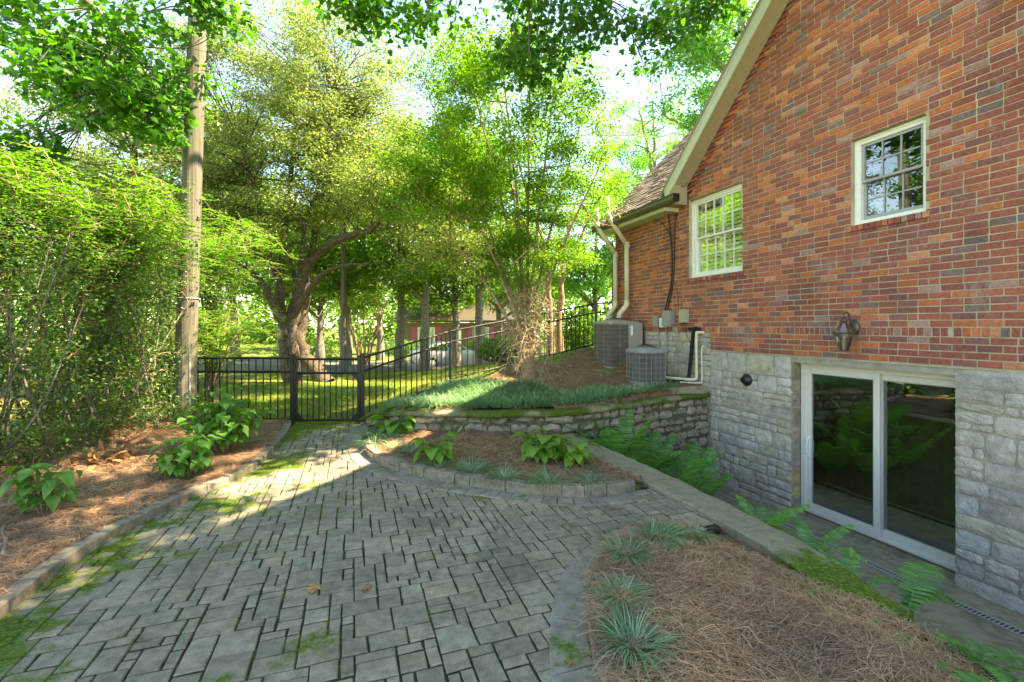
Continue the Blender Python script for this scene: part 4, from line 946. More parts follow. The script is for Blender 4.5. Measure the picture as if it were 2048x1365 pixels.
def clump_leaves(rng, C, R, per, flat=.55, pull=None):
    n = len(C); N = np.maximum(3, (per * (R / R.mean()) ** 2 * rng.uniform(.6, 1.4, n)).astype(int)); idx = np.repeat(np.arange(n), N)
    q = rng.normal(size=(len(idx), 3)) * .5; q[:, 2] *= flat
    return C[idx] + q * R[idx][:, None], idx
def tree(name, label, base, limbs, C, R, per, L, lmat, bmat, rng, tmpl=T_LEAF, group=None, cat='tree', flat=.55, twig_r=.02, subtw=4, up=.55, droop=.2, tmat=None, sides=8, crown='crown'):
    base = np.array(base, float); t = thing(name, label, cat, base, 0, group); tb = TB(); nodes = []
    for pts, r0, r1 in limbs:
        P = smooth_path(np.array(pts, float), max(8, 5 * len(pts))); w = np.linspace(0, 1, len(P)) ** .8
        P[1:-1] += rng.normal(size=(len(P) - 2, 3)) * r0 * .12
        rad = r0 + (r1 - r0) * w
        if r0 > .07: rad = rad * (1 + .10 * rng.uniform(-1, 1, len(P)))
        tb.add(P - base, rad, sides); nodes.append(np.concatenate([P[2:], rad[2:, None]], 1))
    ND = np.concatenate(nodes); tw = TB(); seeds = []
    for c, r in zip(C, R):
        d = ND[:, :3] - c; dd = np.linalg.norm(d, axis=1) + .8 * np.maximum(0, d[:, 2] + .1); q = ND[np.argmin(dd)]
        mid = (q[:3] + c) / 2 + rng.normal(size=3) * .10 * np.linalg.norm(c - q[:3]) + (0, 0, .08 * np.linalg.norm(c - q[:3]))
        P = smooth_path([q[:3], mid, c], 7); r0 = min(q[3] * .7, twig_r * (1 + .5 * np.linalg.norm(c - q[:3]))); tw.add(P - base, np.linspace(r0, r0 * .3, 7), 4)
        for k in range(subtw):
            a = P[rng.integers(3, 7)]; e = c + rng.normal(size=3) * r * np.array([.55, .55, .4]); tw.add(np.array([a, (a + e) / 2 + rng.normal(size=3) * r * .12, e]) - base, [r0 * .35, r0 * .25, r0 * .12], 3)
    tr = tb.build('trunk', bmat, t); tag(tw.build('twigs', tmat or bmat, tr), kind='stuff')
    Pl, idx = clump_leaves(rng, np.asarray(C), np.asarray(R), per, flat)
    V, F = leaves(Pl, L, rng, tmpl, up, droop, out=unit(Pl - np.asarray(C)[idx]) * .5)
    link(crown, mesh_np(crown, V - base, F, lmat), t)
    return t
def g3(x, y, dz=0.): return np.array([x, y, float(h(np.array(x), np.array(y))) + dz])

l_olive = leafmat('olive_leaf', [lin(92, 106, 56), lin(126, 138, 70), lin(164, 168, 104), lin(112, 128, 66), lin(150, 142, 110)], .45, (1.35, 1.5, .95, 1), .35, .6)
l_bright = leafmat('bright_leaf', [lin(70, 110, 34), lin(98, 138, 46), lin(122, 158, 62), lin(80, 120, 40)], .55, (1.6, 1.7, .8, 1))
l_maple = leafmat('maple_leaf', [lin(42, 92, 34), lin(58, 112, 40), lin(84, 138, 46), lin(48, 98, 40)], .5, (1.5, 1.65, .8, 1))
l_hedge = leafmat('hedge_leaf', [lin(60, 92, 46), lin(80, 114, 54), lin(106, 140, 66), lin(72, 102, 62)], .42, (1.5, 1.6, .8, 1), .35, .6)
l_spray = leafmat('spray_leaf', [lin(58, 112, 26), lin(80, 142, 30), lin(104, 164, 44)], .5, (1.5, 1.65, .8, 1))
l_back = leafmat('background_leaf', [lin(84, 118, 52), lin(106, 138, 62), lin(128, 158, 78), lin(76, 108, 54)], .5, (1.5, 1.6, .9, 1), .6, .3)
l_back2 = leafmat('blue_green_leaf', [lin(72, 120, 66), lin(96, 146, 78), lin(128, 168, 92)], .5, (1.7, 1.9, .9, 1), .6, .3)
l_lir = leafmat('liriope_blade', [lin(84, 120, 86), lin(112, 146, 114), lin(152, 176, 152), lin(94, 130, 100)], .3, (1.5, 1.8, .8, 1), .4, .6)
l_hosta = leafmat('hosta_leaf', [lin(92, 132, 50), lin(118, 154, 64), lin(78, 114, 44)], .35, (1.6, 1.8, .6, 1), .45)
l_hyd = leafmat('hydrangea_leaf', [lin(52, 96, 44), lin(74, 122, 54), lin(98, 144, 66), lin(60, 104, 54)], .35, (1.6, 1.8, .6, 1), .45)
l_fern = leafmat('fern_frond', [lin(72, 124, 72), lin(94, 148, 80), lin(118, 166, 96)], .35, (1.6, 1.9, .7, 1), .5)
l_needle = leafmat('pine_needle', [lin(148, 112, 86), lin(188, 148, 116), lin(212, 178, 146), lin(172, 142, 122), lin(130, 98, 80)], .15, (1.3, 1.1, .8, 1), .6, .3, green=False)
l_dead = leafmat('fallen_leaf', [lin(158, 116, 76), lin(184, 146, 104), lin(132, 92, 62)], .3, (1.3, 1.1, .8, 1), .6, .3, green=False)
l_grass = leafmat('grass_blade', [lin(110, 132, 48), lin(136, 152, 62), lin(96, 116, 44), lin(150, 142, 84)], .4, (1.6, 1.7, .7, 1), .5, .3)

# ------------------------------------------------------------------ big trees
rng = np.random.default_rng(5)
b = g3(-6.3, 13.0, -.1); Y0 = 13.0
A = lambda px, py, Y=13.0: np.array(at(px, py, Y))
limbs = [([b, A(572, 720), A(568, 660), A(560, 600, 12.8), A(545, 520, 12.6), A(520, 420, 12.5), A(490, 300, 12.5)], .23, .035),
         ([b + (.15, 0, .1), A(585, 690), A(590, 630), A(600, 570), A(625, 520, 12.8), A(680, 480, 12.3), A(740, 460, 12.0), A(790, 452, 11.7), A(850, 462, 11.4), A(900, 480, 11.2), A(945, 510, 11.0)], .18, .028),
         ([A(572, 660), A(590, 600), A(600, 540), A(612, 440), A(650, 330), A(670, 180)], .13, .025),
         ([A(568, 650), A(545, 600, 12.5), A(520, 560, 12.2), A(490, 540, 11.8), A(460, 500, 11.4)], .17, .03),
         ([A(565, 640), A(562, 560, 13.5), A(575, 420, 14), A(590, 250, 14.5), A(600, 100, 14.5)], .14, .03),
         ([A(590, 630), A(620, 580, 12.6), A(650, 545, 12.2), A(690, 532, 11.8), A(740, 528, 11.4)], .10, .02),
         ([A(740, 460, 12.0), A(760, 440, 11.8), A(800, 380, 11.6), A(830, 300, 11.6)], .09, .02)]
C = np.concatenate([ball(rng, 175, A(545, 280, 13), (2.9, 2.6, 3.9), .35), ball(rng, 60, A(690, 200, 12.6), (1.9, 2.0, 2.6), .3), ball(rng, 46, A(800, 400, 11.6), (1.8, 1.4, 1.4), .2), ball(rng, 22, A(890, 500, 11.2), (1.3, 1.0, .8), .2), ball(rng, 24, A(470, 460, 11.8), (1.4, 1.4, 1.2), .2)])
R = rng.uniform(.30, .72, len(C))
tree('spreading_tree', 'large multi-stemmed tree with an arching limb behind the gate', b, limbs, C, R, 400, .074, l_olive, m_bark, rng, subtw=6, twig_r=.018)
b = g3(-5.65, 13.9, -.1)
tree('tree', 'stout trunk leaning close behind the large spreading tree', b, [([b, A(600, 700, 13.9), A(605, 640, 13.9), A(615, 560, 14), A(640, 420, 14.2), A(700, 260, 14.5)], .28, .05), ([A(605, 640, 13.9), A(590, 560, 14.4), A(560, 430, 15)], .14, .03)],
     *(lambda c: (c, rng.uniform(.5, .8, len(c))))(ball(rng, 50, A(720, 260, 14.6), (2.2, 2.0, 2.6), .3)), 220, .085, l_olive, m_bark, rng)
# second olive tree behind the hedge at the far left
b = g3(-11.5, 13.5, -.1)
limbs = [([b, b + (.1, 0, 2.5), b + (.4, -.2, 5), b + (.8, -.4, 8.5)], .30, .06), ([b + (0, 0, 2), b + (-1.4, .3, 4), b + (-2.4, .4, 6.5)], .2, .04), ([b + (0, 0, 2), b + (1.5, -.6, 4), b + (2.8, -1, 6)], .2, .04)]
C = np.concatenate([ball(rng, 130, b + (.3, -.3, 6.2), (4.0, 3.0, 4.0), .3), ball(rng, 50, b + (2.6, -1, 4.4), (2.2, 2, 2.2), .2)])
tree('spreading_tree', 'dense pale olive tree rising behind the hedge left of the utility pole', b, limbs, C, rng.uniform(.36, .75, len(C)), 330, .078, l_olive, m_bark, rng)
# crape myrtle on the slope
rng = np.random.default_rng(8)
b = g3(.30, 8.85, -.05); tops = [(860, 200, 8.2), (930, 120, 9.0), (1000, 90, 8.6), (1060, 110, 9.4), (1120, 100, 8.8), (1180, 190, 9.3), (1215, 300, 8.6), (900, 330, 8.0), (840, 400, 8.6), (1000, 200, 9.8)]
limbs = []
for k, (px, py, Yt) in enumerate(tops):
    e = A(px, py, Yt); a0 = b + np.array([.10 * math.cos(k * 2.1), .10 * math.sin(k * 2.1), 0]); m1 = b + (e - b) * .25; m1[:2] = b[:2] + (e - b)[:2] * .10; m2 = b + (e - b) * .6; m2[:2] = b[:2] + (e - b)[:2] * .45
    limbs.append(([a0, m1, m2, e], .05, .010)); 
    for q in range(3):
        f = m2 + (e - m2) * rng.uniform(-.3, .6); s = f + rng.normal(size=3) * (.75, .6, .35) + (0, 0, .35); limbs.append(([f, (f + s) / 2 + rng.normal(size=3) * .08, s], .018, .005))
limbs.append(([b, b + (0, 0, .3), b + (.02, 0, .75)], .15, .10))
C = np.concatenate([ball(rng, 150, A(1010, 270, 8.8), (2.1, 1.9, 1.9), .45), ball(rng, 30, A(880, 380, 8.2), (1.2, 1.0, .9), .2), ball(rng, 16, A(1150, 380, 8.9), (1.0, 1.0, .9), .2), ball(rng, 8, A(1150, 500, 9.6), (.7, .8, .5), .2), ball(rng, 24, A(1050, 500, 8.8), (.95, .8, .8), .2)])
cm = tree('crape_myrtle', 'bright green multi-stemmed crape myrtle on the slope above the wall', b, limbs, C, rng.uniform(.22, .46, len(C)), 380, .055, l_bright, m_bark2, rng, flat=.4, subtw=5, twig_r=.010, up=.7)
tw = TB(); 
for k in range(230):                                   # dry shoots round the lower stems
    a = np.array([rng.normal(0, .16), rng.normal(0, .16), rng.uniform(.35, 1.9)]); d = rng.normal(size=3) * (1, 1, .5) + (0, 0, -.05); d /= np.linalg.norm(d); L = rng.uniform(.3, .75)
    e = a + d * L + (0, 0, -.25 * L); tw.add(np.array([a, a + d * L * .5 + (0, 0, .06), e]), [.006, .005, .002], 3)
    for q in range(2):
        f = a + (e - a) * rng.uniform(.4, .9); tw.add(np.array([f, f + rng.normal(size=3) * .1]), [.003, .0015], 3)
tw.build('dry_shoots', m_twig, cm)
P = ball(rng, 700, (0, 0, 1.3), (.5, .45, .9), 0.) ; V, F = leaves(P, .05, rng, T_LEAF, .5); link('basal_leaves', mesh_np('basal_leaves', V, F, l_olive), cm)
# two trunks beyond the fence
for (px, Yt, lab) in ((1100, 13.6, 'pale slim tree beyond the fence, left trunk of the pair'), (1118, 13.9, 'pale slim tree beyond the fence, right trunk of the pair')):
    x = (px - HX) * Yt / FPX; b = g3(x, Yt, -.1); sg = -1 if px < 1110 else 1
    limbs = [([b, b + (.02 * sg, 0, 1.6), b + (.1 * sg, 0, 3.0), b + (.4 * sg, .2, 4.4), b + (.6 * sg, .3, 5.2)], .14, .02), ([b + (.05 * sg, 0, 2.4), b + (.6 * sg, -.3, 3.8), b + (1.0 * sg, -.4, 4.6)], .07, .02)]
    C = ball(rng, 22, b + (.6 * sg, 0, 4.3), (1.3, 1.2, 1.2), .2)
    tree('slender_tree', lab, b, limbs, C, rng.uniform(.3, .5, len(C)), 110, .07, l_bright, m_bark2, rng, group='pale trunks beyond the fence', flat=.45, twig_r=.012)

# ------------------------------------------------------------------ overhanging maple (stands behind the camera on the left)
rng = np.random.default_rng(21)
b = g3(-4.6, -2.6, -.1)
limbs = [([b, b + (.1, 0, 2.5), b + (.3, .5, 5), b + (.8, 1.5, 8.5)], .42, .15),
         ([b + (.1, 0, 3.5), (-3.6, 0, 6.2), (-2.2, 3, 7.3), (-.6, 5.4, 7.2), (.9, 7, 6.9)], .2, .03), ([(-2.2, 3, 7.3), (-.2, 3.6, 7.6), (2.0, 5.4, 7.2), (3.2, 7.2, 7.3)], .1, .02),
         ([b + (.1, 0, 3.2), (-5.4, .4, 5.6), (-6.0, 3.2, 6.4), (-6.0, 5.8, 6.4), (-5.8, 7.6, 5.8)], .17, .03), ([(-6.0, 3.2, 6.4), (-7.6, 5, 6.4), (-8.8, 7, 5.8)], .1, .02),
         ([b + (.5, 1, 6.5), (-2.6, 3, 9), (-1.4, 6, 10), (-.4, 8.6, 10.2)], .15, .04), ([(-2.6, 3, 9), (-.4, 3.4, 9.2), (1.6, 4.2, 9.0), (3.2, 4.8, 8.8)], .1, .03)]
C = np.concatenate([ball(rng, 10, A(1110, 30, 6.6), (1.15, .8, .5), .1), ball(rng, 7, A(1290, 70, 7.2), (1.0, .7, .5), .1), ball(rng, 5, A(860, 30, 6.4), (.45, .5, .35), .1), ball(rng, 5, A(720, 10, 6.3), (.5, .5, .3), .1), ball(rng, 6, A(1060, 130, 6.6), (.7, .5, .3), .1), ball(rng, 4, A(1400, 20, 7.0), (.5, .5, .4), .1),
    ball(rng, 44, A(190, 90, 6.8), (1.6, 1.0, 1.05), .2), ball(rng, 12, A(240, 230, 6.6), (1.0, .7, .5), .1), ball(rng, 8, A(30, 320, 6.2), (.5, .5, .5), .1), ball(rng, 6, A(390, 30, 6.6), (.4, .5, .5), .1),
    ball(rng, 100, (2.1, 4.5, 8.9), (2.7, 3.1, .9), 0.), ball(rng, 34, (3.2, 6.9, 8.7), (2.0, 1.3, .8), 0.), ball(rng, 16, (-3.2, 1.6, 8.4), (2.6, 2.6, 1.2), .1), ball(rng, 12, (-6.4, 4.4, 8.0), (2.4, 2.4, .9), .1)])  # unseen boughs above the view, added to shade the left bed and path
tree('maple_tree', 'maple whose leafy boughs hang over the patio from above', b, limbs, C, rng.uniform(.30, .5, len(C)), 100, .088, l_maple, m_bark3, rng, T_MAPLE, flat=.5, subtw=4, twig_r=.010, up=.45, droop=.35)

# ------------------------------------------------------------------ background trees
rng = np.random.default_rng(31)
PROT = {}
def proto(kind):
    if kind in PROT: return PROT[kind]
    r = np.random.default_rng(100 + kind); H = 10.0; limbs = [([(0, 0, -.2), (.05, 0, 2.2), (.1, .1, 4.5), (.0, .1, 8.2)], .24, .05)]
    for k in range(6):
        a = k * 1.05 + r.uniform(-.3, .3); z0 = r.uniform(2.3, 4.6); rr = r.uniform(1.6, 2.8); limbs.append(([(0.05, 0, z0), (rr * .5 * math.cos(a), rr * .5 * math.sin(a), z0 + 1.0), (rr * math.cos(a), rr * math.sin(a), z0 + r.uniform(1.5, 3))], .1, .02))
    if kind == 2: C = np.concatenate([ball(r, 70, (0, 0, 6.6), (2.3, 2.3, 3.6), .2), ball(r, 20, (.8, 0, 4.2), (2, 2, 1.2), .2)])
    elif kind == 1: C = np.concatenate([ball(r, 60, (0, 0, 5.6), (3.2, 3.2, 2.8), .3), ball(r, 30, (-1, .5, 3.8), (2.6, 2.6, 1.2), .2)])
    else: C = np.concatenate([ball(r, 80, (0, 0, 6.0), (3.0, 3.0, 3.6), .3)])
    t = tree('broad_tree', 'x', (0, 0, 0), limbs, C, r.uniform(.38, .8, len(C)), 150, .17, l_back2 if kind == 2 else l_back, m_bark3, r, T_LEAF, subtw=3, sides=6)
    PROT[kind] = [t, False]; return PROT[kind]
def copy_tree(o, parent=None):
    c = o.copy(); COL.objects.link(c); c.parent = parent
    for ch in o.children: copy_tree(ch, c)
    return c
def bg_tree(kind, px, Y, sc, rz, label, sz=1.):
    p = proto(kind); o = p[0] if not p[1] else copy_tree(p[0]); p[1] = True
    x = (px - HX) * Y / FPX; q = g3(x, Y); o.location = q; o.scale = (sc, sc, sc * sz); o.rotation_euler = (0, 0, rz); o['label'] = label; o['group'] = 'background trees'
BGT = [(0, 848, 17.0, .95, .4, 'grey trunked tree in front of the parked car', 1.0), (1, 912, 21.5, 1.05, 1.4, 'forked tree right of the parked car'),
 (0, 760, 29, 1.2, 2.2, 'light green tree behind the clump of pale stems'), (1, 640, 26, 1.1, .9, 'leafy tree beyond the lawn right of the spreading tree trunk'), (0, 470, 27, 1.2, 3.0, 'leafy tree across the driveway behind the left fence'),
 (1, 330, 24, 1.1, .2, 'leafy tree behind the utility pole'), (0, 180, 26, 1.25, 5.0, 'tall tree behind the middle of the hedge'), (1, 20, 24, 1.2, 1.8, 'tall tree behind the left end of the hedge'),
 (1, 1000, 26, 1.0, 2.8, 'round light green tree behind the crape myrtle'), (2, 1075, 33, 1.1, .6, 'tall tree far behind the pair of pale trunks'), (2, 1190, 22, .95, 4.0, 'blue green tree between the pale trunks and the house corner'),
 (0, 800, 20.5, 1.15, 5.5, 'light green tree standing beyond the arching limb'), (1, 690, 22, 1.25, 2.0, 'leafy tree right behind the slim distant pole'), (0, 960, 19, 1.0, 3.3, 'leafy tree behind the top of the crape myrtle', 1.2), (0, 420, 19, 1.2, .3, 'leafy tree between the utility pole and the spreading tree'), (0, 560, 36, 1.3, 1.2, 'distant tree behind the spreading tree'), (1, 850, 40, 1.2, 4.4, 'distant tree above the far brick house'), (0, 700, 44, 1.3, 3.6, 'distant tree left of the far brick house'), (2, 960, 46, 1.2, .5, 'distant dark tree right of the far brick house')]
for a in BGT: bg_tree(*a[:6], *(a[6:] or ()))
# far wood that closes the view
P = []; n = 44000
x = rng.uniform(-75, 70, n); top = 6.5 + 3 * np.sin(x * .21) + 2 * np.sin(x * .53 + 1) + 1.2 * np.sin(x * 1.3)
zc = rng.uniform(0, 1, n) ** .8 * top; y = 56 + 6 * rng.normal(size=n) * .5 + 2 * np.sin(x * .9 + zc * .8)
V, F = leaves(np.stack([x, y, zc - 1.0], -1), .7, rng, T_LEAF, .4)
tag(link('far_wood', mesh_np('far_wood', V, F, l_back)), 'distant wood closing the view behind the gardens', kind='stuff')
# multi stemmed pale shrub by the driveway
b = g3(at(728, 700, 24)[0], 24.0, -.1); limbs = [([b + (.25 * math.cos(k), .2 * math.sin(k), 0), b + (.5 * math.cos(k), .4 * math.sin(k), 1.3), b + (1.2 * math.cos(k), 1.0 * math.sin(k), 3.4)], .05, .02) for k in np.arange(0, 6.28, .55)]
C = ball(rng, 46, b + (0, 0, 4.0), (2.2, 2.0, 1.5), .2); tree('crape_myrtle', 'vase-shaped clump of pale bare stems beside the driveway', b, limbs, C, rng.uniform(.4, .7, len(C)), 190, .11, l_back, m_bark2, rng, flat=.5)

# ------------------------------------------------------------------ hedge of shrubs on the left
rng = np.random.default_rng(44)
HED = [(-5.75, 4.0, 'leftmost hedge shrub, cut by the picture edge'), (-5.7, 5.0, 'second hedge shrub from the left with slanting bare stems'), (-5.65, 6.0, 'middle hedge shrub with tangled bare stems'), (-5.75, 6.9, 'hedge shrub just left of the utility pole'), (-6.3, 8.3, 'hedge shrub behind the fence right of the utility pole'), (-7.6, 5.6, 'tall shrub at the back of the hedge'), (-7.0, 4.3, 'shrub at the back of the hedge by the left picture edge'), (-7.1, 7.2, 'shrub at the back of the hedge behind the utility pole'), (-7.4, 9.0, 'shrub beyond the left fence behind the pole')]
for k, (x, y, lab) in enumerate(HED):
    b = g3(x, y, -.05); limbs = []
    for q in range(13):
        a = rng.uniform(0, 6.28); rr = rng.uniform(.15, .5); e = b + (rng.normal(0, .55), rng.normal(0, .5), rng.uniform(1.8, 3.0)); s0 = b + (rr * math.cos(a), rr * math.sin(a), 0); limbs.append(([s0, (s0 * .6 + e * .4) + rng.normal(size=3) * .06, e], rng.uniform(.014, .03), .006))
    C = np.concatenate([ball(rng, 44, b + (0, 0, 2.3), (.95, .85, .95), .25), ball(rng, 34, b + (-.1, 0, 1.2), (.75, .75, .65), .1), ball(rng, 24, b + (.1, 0, .4), (.7, .65, .35), .1)])
    tree('privet_shrub', lab, b, limbs, C, rng.uniform(.24, .40, len(C)), 90, .052, l_hedge, m_bark3, rng, cat='shrub', group='hedge shrubs along the left', flat=.6, twig_r=.007, subtw=5, tmat=m_bark2, sides=5, crown='foliage')
# arching bright sprays over the hedge: compound leaves along thin shoots
def spray_shrub(label, b, n, reach, zr, seed, mat=l_spray, L=.05):
    r = np.random.default_rng(seed); b = np.array(b, float); t = thing('arching_shrub', label, 'shrub', b, 0, 'arching bright green shrubs'); tb = TB(); PL = []; OUT = []
    for k in range(n):
        a = r.uniform(-1.5, 1.2); L1 = r.uniform(*reach); z1 = r.uniform(*zr); d = np.array([math.cos(a), math.sin(a) * .8, 0]); e = d * L1 + (0, 0, z1)
        P = smooth_path([(0, 0, .1), d * L1 * .3 + np.array([0, 0, z1 * .8]), d * L1 * .7 + np.array([0, 0, z1 * 1.12]), e], 14); tb.add(P, np.linspace(.016, .004, 14), 4)
        for j in range(5, 14):
            for q in range(5):
                s = P[j]; o = r.normal(size=3) * (1, 1, .25); o /= np.linalg.norm(o); l = r.uniform(.18, .38); tb.add(np.array([s, s + o * l + (0, 0, -.05)]), [.003, .0015], 3)
                u = np.linspace(.1, 1, 9)[:, None]; w = np.cross(o, (0, 0, 1.)); PL.append(s + o * l * u + (0, 0, -.05) * u); OUT.append(np.where(np.arange(9)[:, None] % 2 == 0, w, -w) * 3 + o)
    tb.build('stems', m_bark2, t); PL = np.concatenate(PL); OUT = np.concatenate(OUT); V, F = leaves(PL, L, r, T_LEAF, .8, .1, OUT); link('foliage', mesh_np('foliage', V, F, mat), t)
spray_shrub('bright feathery shrub arching over the hedge beside the utility pole', (-6.2, 6.6, .1), 46, (.4, 1.9), (2.3, 3.5), 1)
spray_shrub('bright feathery shrub over the middle of the hedge', (-6.3, 5.2, .1), 40, (.3, 1.5), (2.2, 3.3), 2)
spray_shrub('bright feathery shrub at the left picture edge', (-6.4, 4.2, .1), 34, (.3, 1.3), (1.5, 3.0), 3)
spray_shrub('feathery shrub behind the fence between pole and gate', (-6.2, 9.3, .0), 44, (.3, 1.6), (1.0, 3.6), 4)
# ------------------------------------------------------------------ utility poles
def pole(label, b, top, r0, r1):
    b = np.array(b); t = thing('utility_pole', label, 'pole', b); mb = MB(); P = np.linspace((0, 0, -.3), np.array(top) - b, 30); r = np.linspace(r0, r1, 30); r[3] *= 1.01
    mb.tube(P, r, 18); mb.build('shaft', m_wood, t, True); return t, P, r
t, P, r = pole('weathered wooden utility pole at the end of the hedge', g3(-5.40, 7.47), (-5.05, 7.47, 10.0), .160, .115)
mb = MB(); q = np.interp(2.05, P[:, 2], P[:, 0]); mb.tube([(q, 0, 2.03), (q, 0, 2.055)], .158, 18); mb.build('metal_band', m_galv, t, True)
mb = MB(); mb.box((.15, -.1, .2), (.175, -.07, 2.0)); mb.build('ground_wire_guard', m_galv, t)
xx = (687 - HX) * 17.5 / FPX; pole('slim distant utility pole beyond the lawn', g3(xx, 17.5), (xx, 17.5, 7.2), .10, .08)
# big shade trees behind the house corner
rng = np.random.default_rng(77)
for (x, y, H, rr, lab, nC) in ((8.7, 17.6, 20, 3.2, 'huge blue green tree towering behind the gable roof', 150), (10.5, 34, 20.5, 5.4, 'airy blue green tree left of the roof edge', 190)):
    b = g3(x, y, -.2); limbs = [([b, b + (0, 0, H * .3), b + (.2, .1, H * .6), b + (0, 0, H * .9)], .02 * H, .06)]
    for k in range(9):
        a = k * 2.4; z0 = H * (.3 + .05 * k); limbs.append(([b + (0, 0, z0), b + (rr * .45 * math.cos(a), rr * .45 * math.sin(a), z0 + H * .08), b + (rr * .9 * math.cos(a), rr * .9 * math.sin(a), z0 + H * .14)], .009 * H, .03))
    C = np.concatenate([ball(rng, nC, b + (0, 0, H * .62), (rr, rr, H * .32), .25)])
    tree('broad_tree', lab, b, limbs, C, rng.uniform(.5, .9, len(C)), 190, .16, l_back2, m_bark3, rng, subtw=4, group='background trees')

# ------------------------------------------------------------------ car and house far behind
m_silver = plain('silver_paint', lin(188, 190, 194), .3, .5, .6, .03); m_tyre = plain('tyre', lin(30, 30, 32), .9); m_carglass = glassmat('car_glass', .2, (.1, .12, .12, 1))
cx = (905 - HX) * 25 / FPX; car = thing('parked_car', 'silver sedan parked on the driveway behind the trees', 'car', g3(cx, 25, .03), math.radians(205))
prof = [(-2.2, .42, .62, .62, .78), (-2.1, .25, .80, .80, .84), (-1.4, .2, .86, .88, .9), (-.75, .2, .90, .98, .9), (-.1, .2, .92, 1.38, .9), (.6, .2, .94, 1.43, .9), (1.25, .2, .96, 1.32, .9), (1.75, .22, .98, 1.02, .88), (2.15, .3, .9, .94, .84), (2.25, .45, .7, .72, .78)]
V = []
for x, zb_, zs, zr, w in prof:
    tw_ = w * (.78 if zr > zs + .2 else .96); V += [(x, -w * .92, zb_), (x, -w, (zb_ + zs) / 2), (x, -w * .97, zs), (x, -tw_, zr), (x, tw_, zr), (x, w * .97, zs), (x, w, (zb_ + zs) / 2), (x, w * .92, zb_)]
n = len(prof); mb = MB(); mb.add(V, [(i * 8 + k, i * 8 + (k + 1) % 8, (i + 1) * 8 + (k + 1) % 8, (i + 1) * 8 + k) for i in range(n - 1) for k in range(8)] + [tuple(range(8)), tuple(range((n - 1) * 8, n * 8))]); mb.build('body', m_silver, car, True, bevel=.03)
for sg in (-1, 1):
    for poly in ([(-.55, 1.02), (-.08, 1.31), (.36, 1.34), (.36, 1.0)], [(.42, 1.0), (.42, 1.34), (1.1, 1.27), (1.45, 1.04)]):
        mb = MB(); mb.prism(poly, 0, .012, lambda u, v, w: (u, sg * (.885 - (v - 1.0) * .44 + w), v)); mb.build('side_window', m_carglass, car)
    for x in (-1.35, 1.4):
        mb = MB(); mb.lathe([(.02, -.1), (.2, -.1), (.32, -.09), (.33, 0), (.32, .09), (.2, .1), (.02, .1)], 20); mb.v = [(a + x, sg * .82 + c, b_ + .32) for a, b_, c in mb.v]; wh = mb.build('wheel', m_tyre, car, True)
        mb = MB(); mb.lathe([(.001, .105), (.19, .105), (.21, .09)], 16); mb.v = [(a + x, sg * (.82 + c), b_ + .32) for a, b_, c in mb.v]; mb.build('rim', m_galv, wh, True)
    mb = MB(); mb.box((-2.17, sg * .5, .62), (-2.06, sg * .78, .74)); mb.build('headlight', m_white, car, bevel=.02)
m_farbrick = surf('far_brick', [(.3, lin(104, 78, 66)), (.7, lin(128, 98, 84))], 6, .9, .3)
m_pink = plain('pink_shutter', lin(150, 66, 98), .6)
hx = (880 - HX) * 40 / FPX; fh = thing('brick_house', 'distant low brick house with pink shutters behind the car', 'house', g3(hx, 40, 0))
mb = MB(); mb.box((-3.5, 0, -.2), (7, 7, 2.7)); mb.build('wall', m_farbrick, fh)
mb = MB(); mb.prism([(-.5, 2.9), (3.5, 5.4), (7.5, 2.9), (7.5, 2.8), (-.5, 2.8)], -4, 7.5, lambda u, v, w: (w, u, v)); mb.build('roof', m_gutter, fh)
for x in (3.6, -1.2):
    mb = MB(); mb.box((x - .75, -.06, .7), (x + .75, .02, 2.3)); wn_ = mb.build('window', m_white, fh)
    mb = MB()
    for q in range(2):
        for r_ in range(2): mb.box((x - .68 + q * .7, -.07, .78 + r_ * .76), (x - .02 + q * .7, -.062, 1.48 + r_ * .76))
    mb.build('pane', m_wglass, wn_)
    for sg in (-1, 1):
        mb = MB(); mb.box((x + sg * 1.05 - .25, -.07, .65), (x + sg * 1.05 + .25, -.005, 2.35)); mb.build('shutter', m_pink, fh)
mb = MB(); mb.box((.9, -.06, -.1), (1.9, .02, 2.1)); mb.build('door', m_white, fh)
rngc = np.random.default_rng(3)
for px, Yc, w, hh, lab in ((970, 35, 2.6, 1.1, 'clipped light green bush under the far pink-shuttered window'), (800, 33, 3.2, 1.0, 'low dark bush left of the parked car'), (1170, 16, 1.6, 1.5, 'sunlit bush behind the fence beside the house corner'), (1010, 17.5, 1.8, .9, 'sunlit bush behind the middle of the sloping fence'), (620, 30, 4.0, 1.4, 'dark bush across the driveway behind the gate')):
    b = g3((px - HX) * Yc / FPX, Yc); t = thing('bush', lab, 'bush', b); P = ball(rngc, 4200, (0, 0, hh * .5), (w * .6, w * .5, hh * .62), .35); P[:, 2] = np.abs(P[:, 2]); V, F = leaves(P, .12, rngc, T_LEAF, .5); link('foliage', mesh_np('foliage', V, F, l_back if px != 800 else l_hedge), t)
    tb = TB()
    for k in range(7): tb.add([(0, 0, -.05), (rngc.normal(0, .2 * w), rngc.normal(0, .2 * w), hh * .7)], [.03, .01], 4)
    tb.build('stems', m_bark3, t)

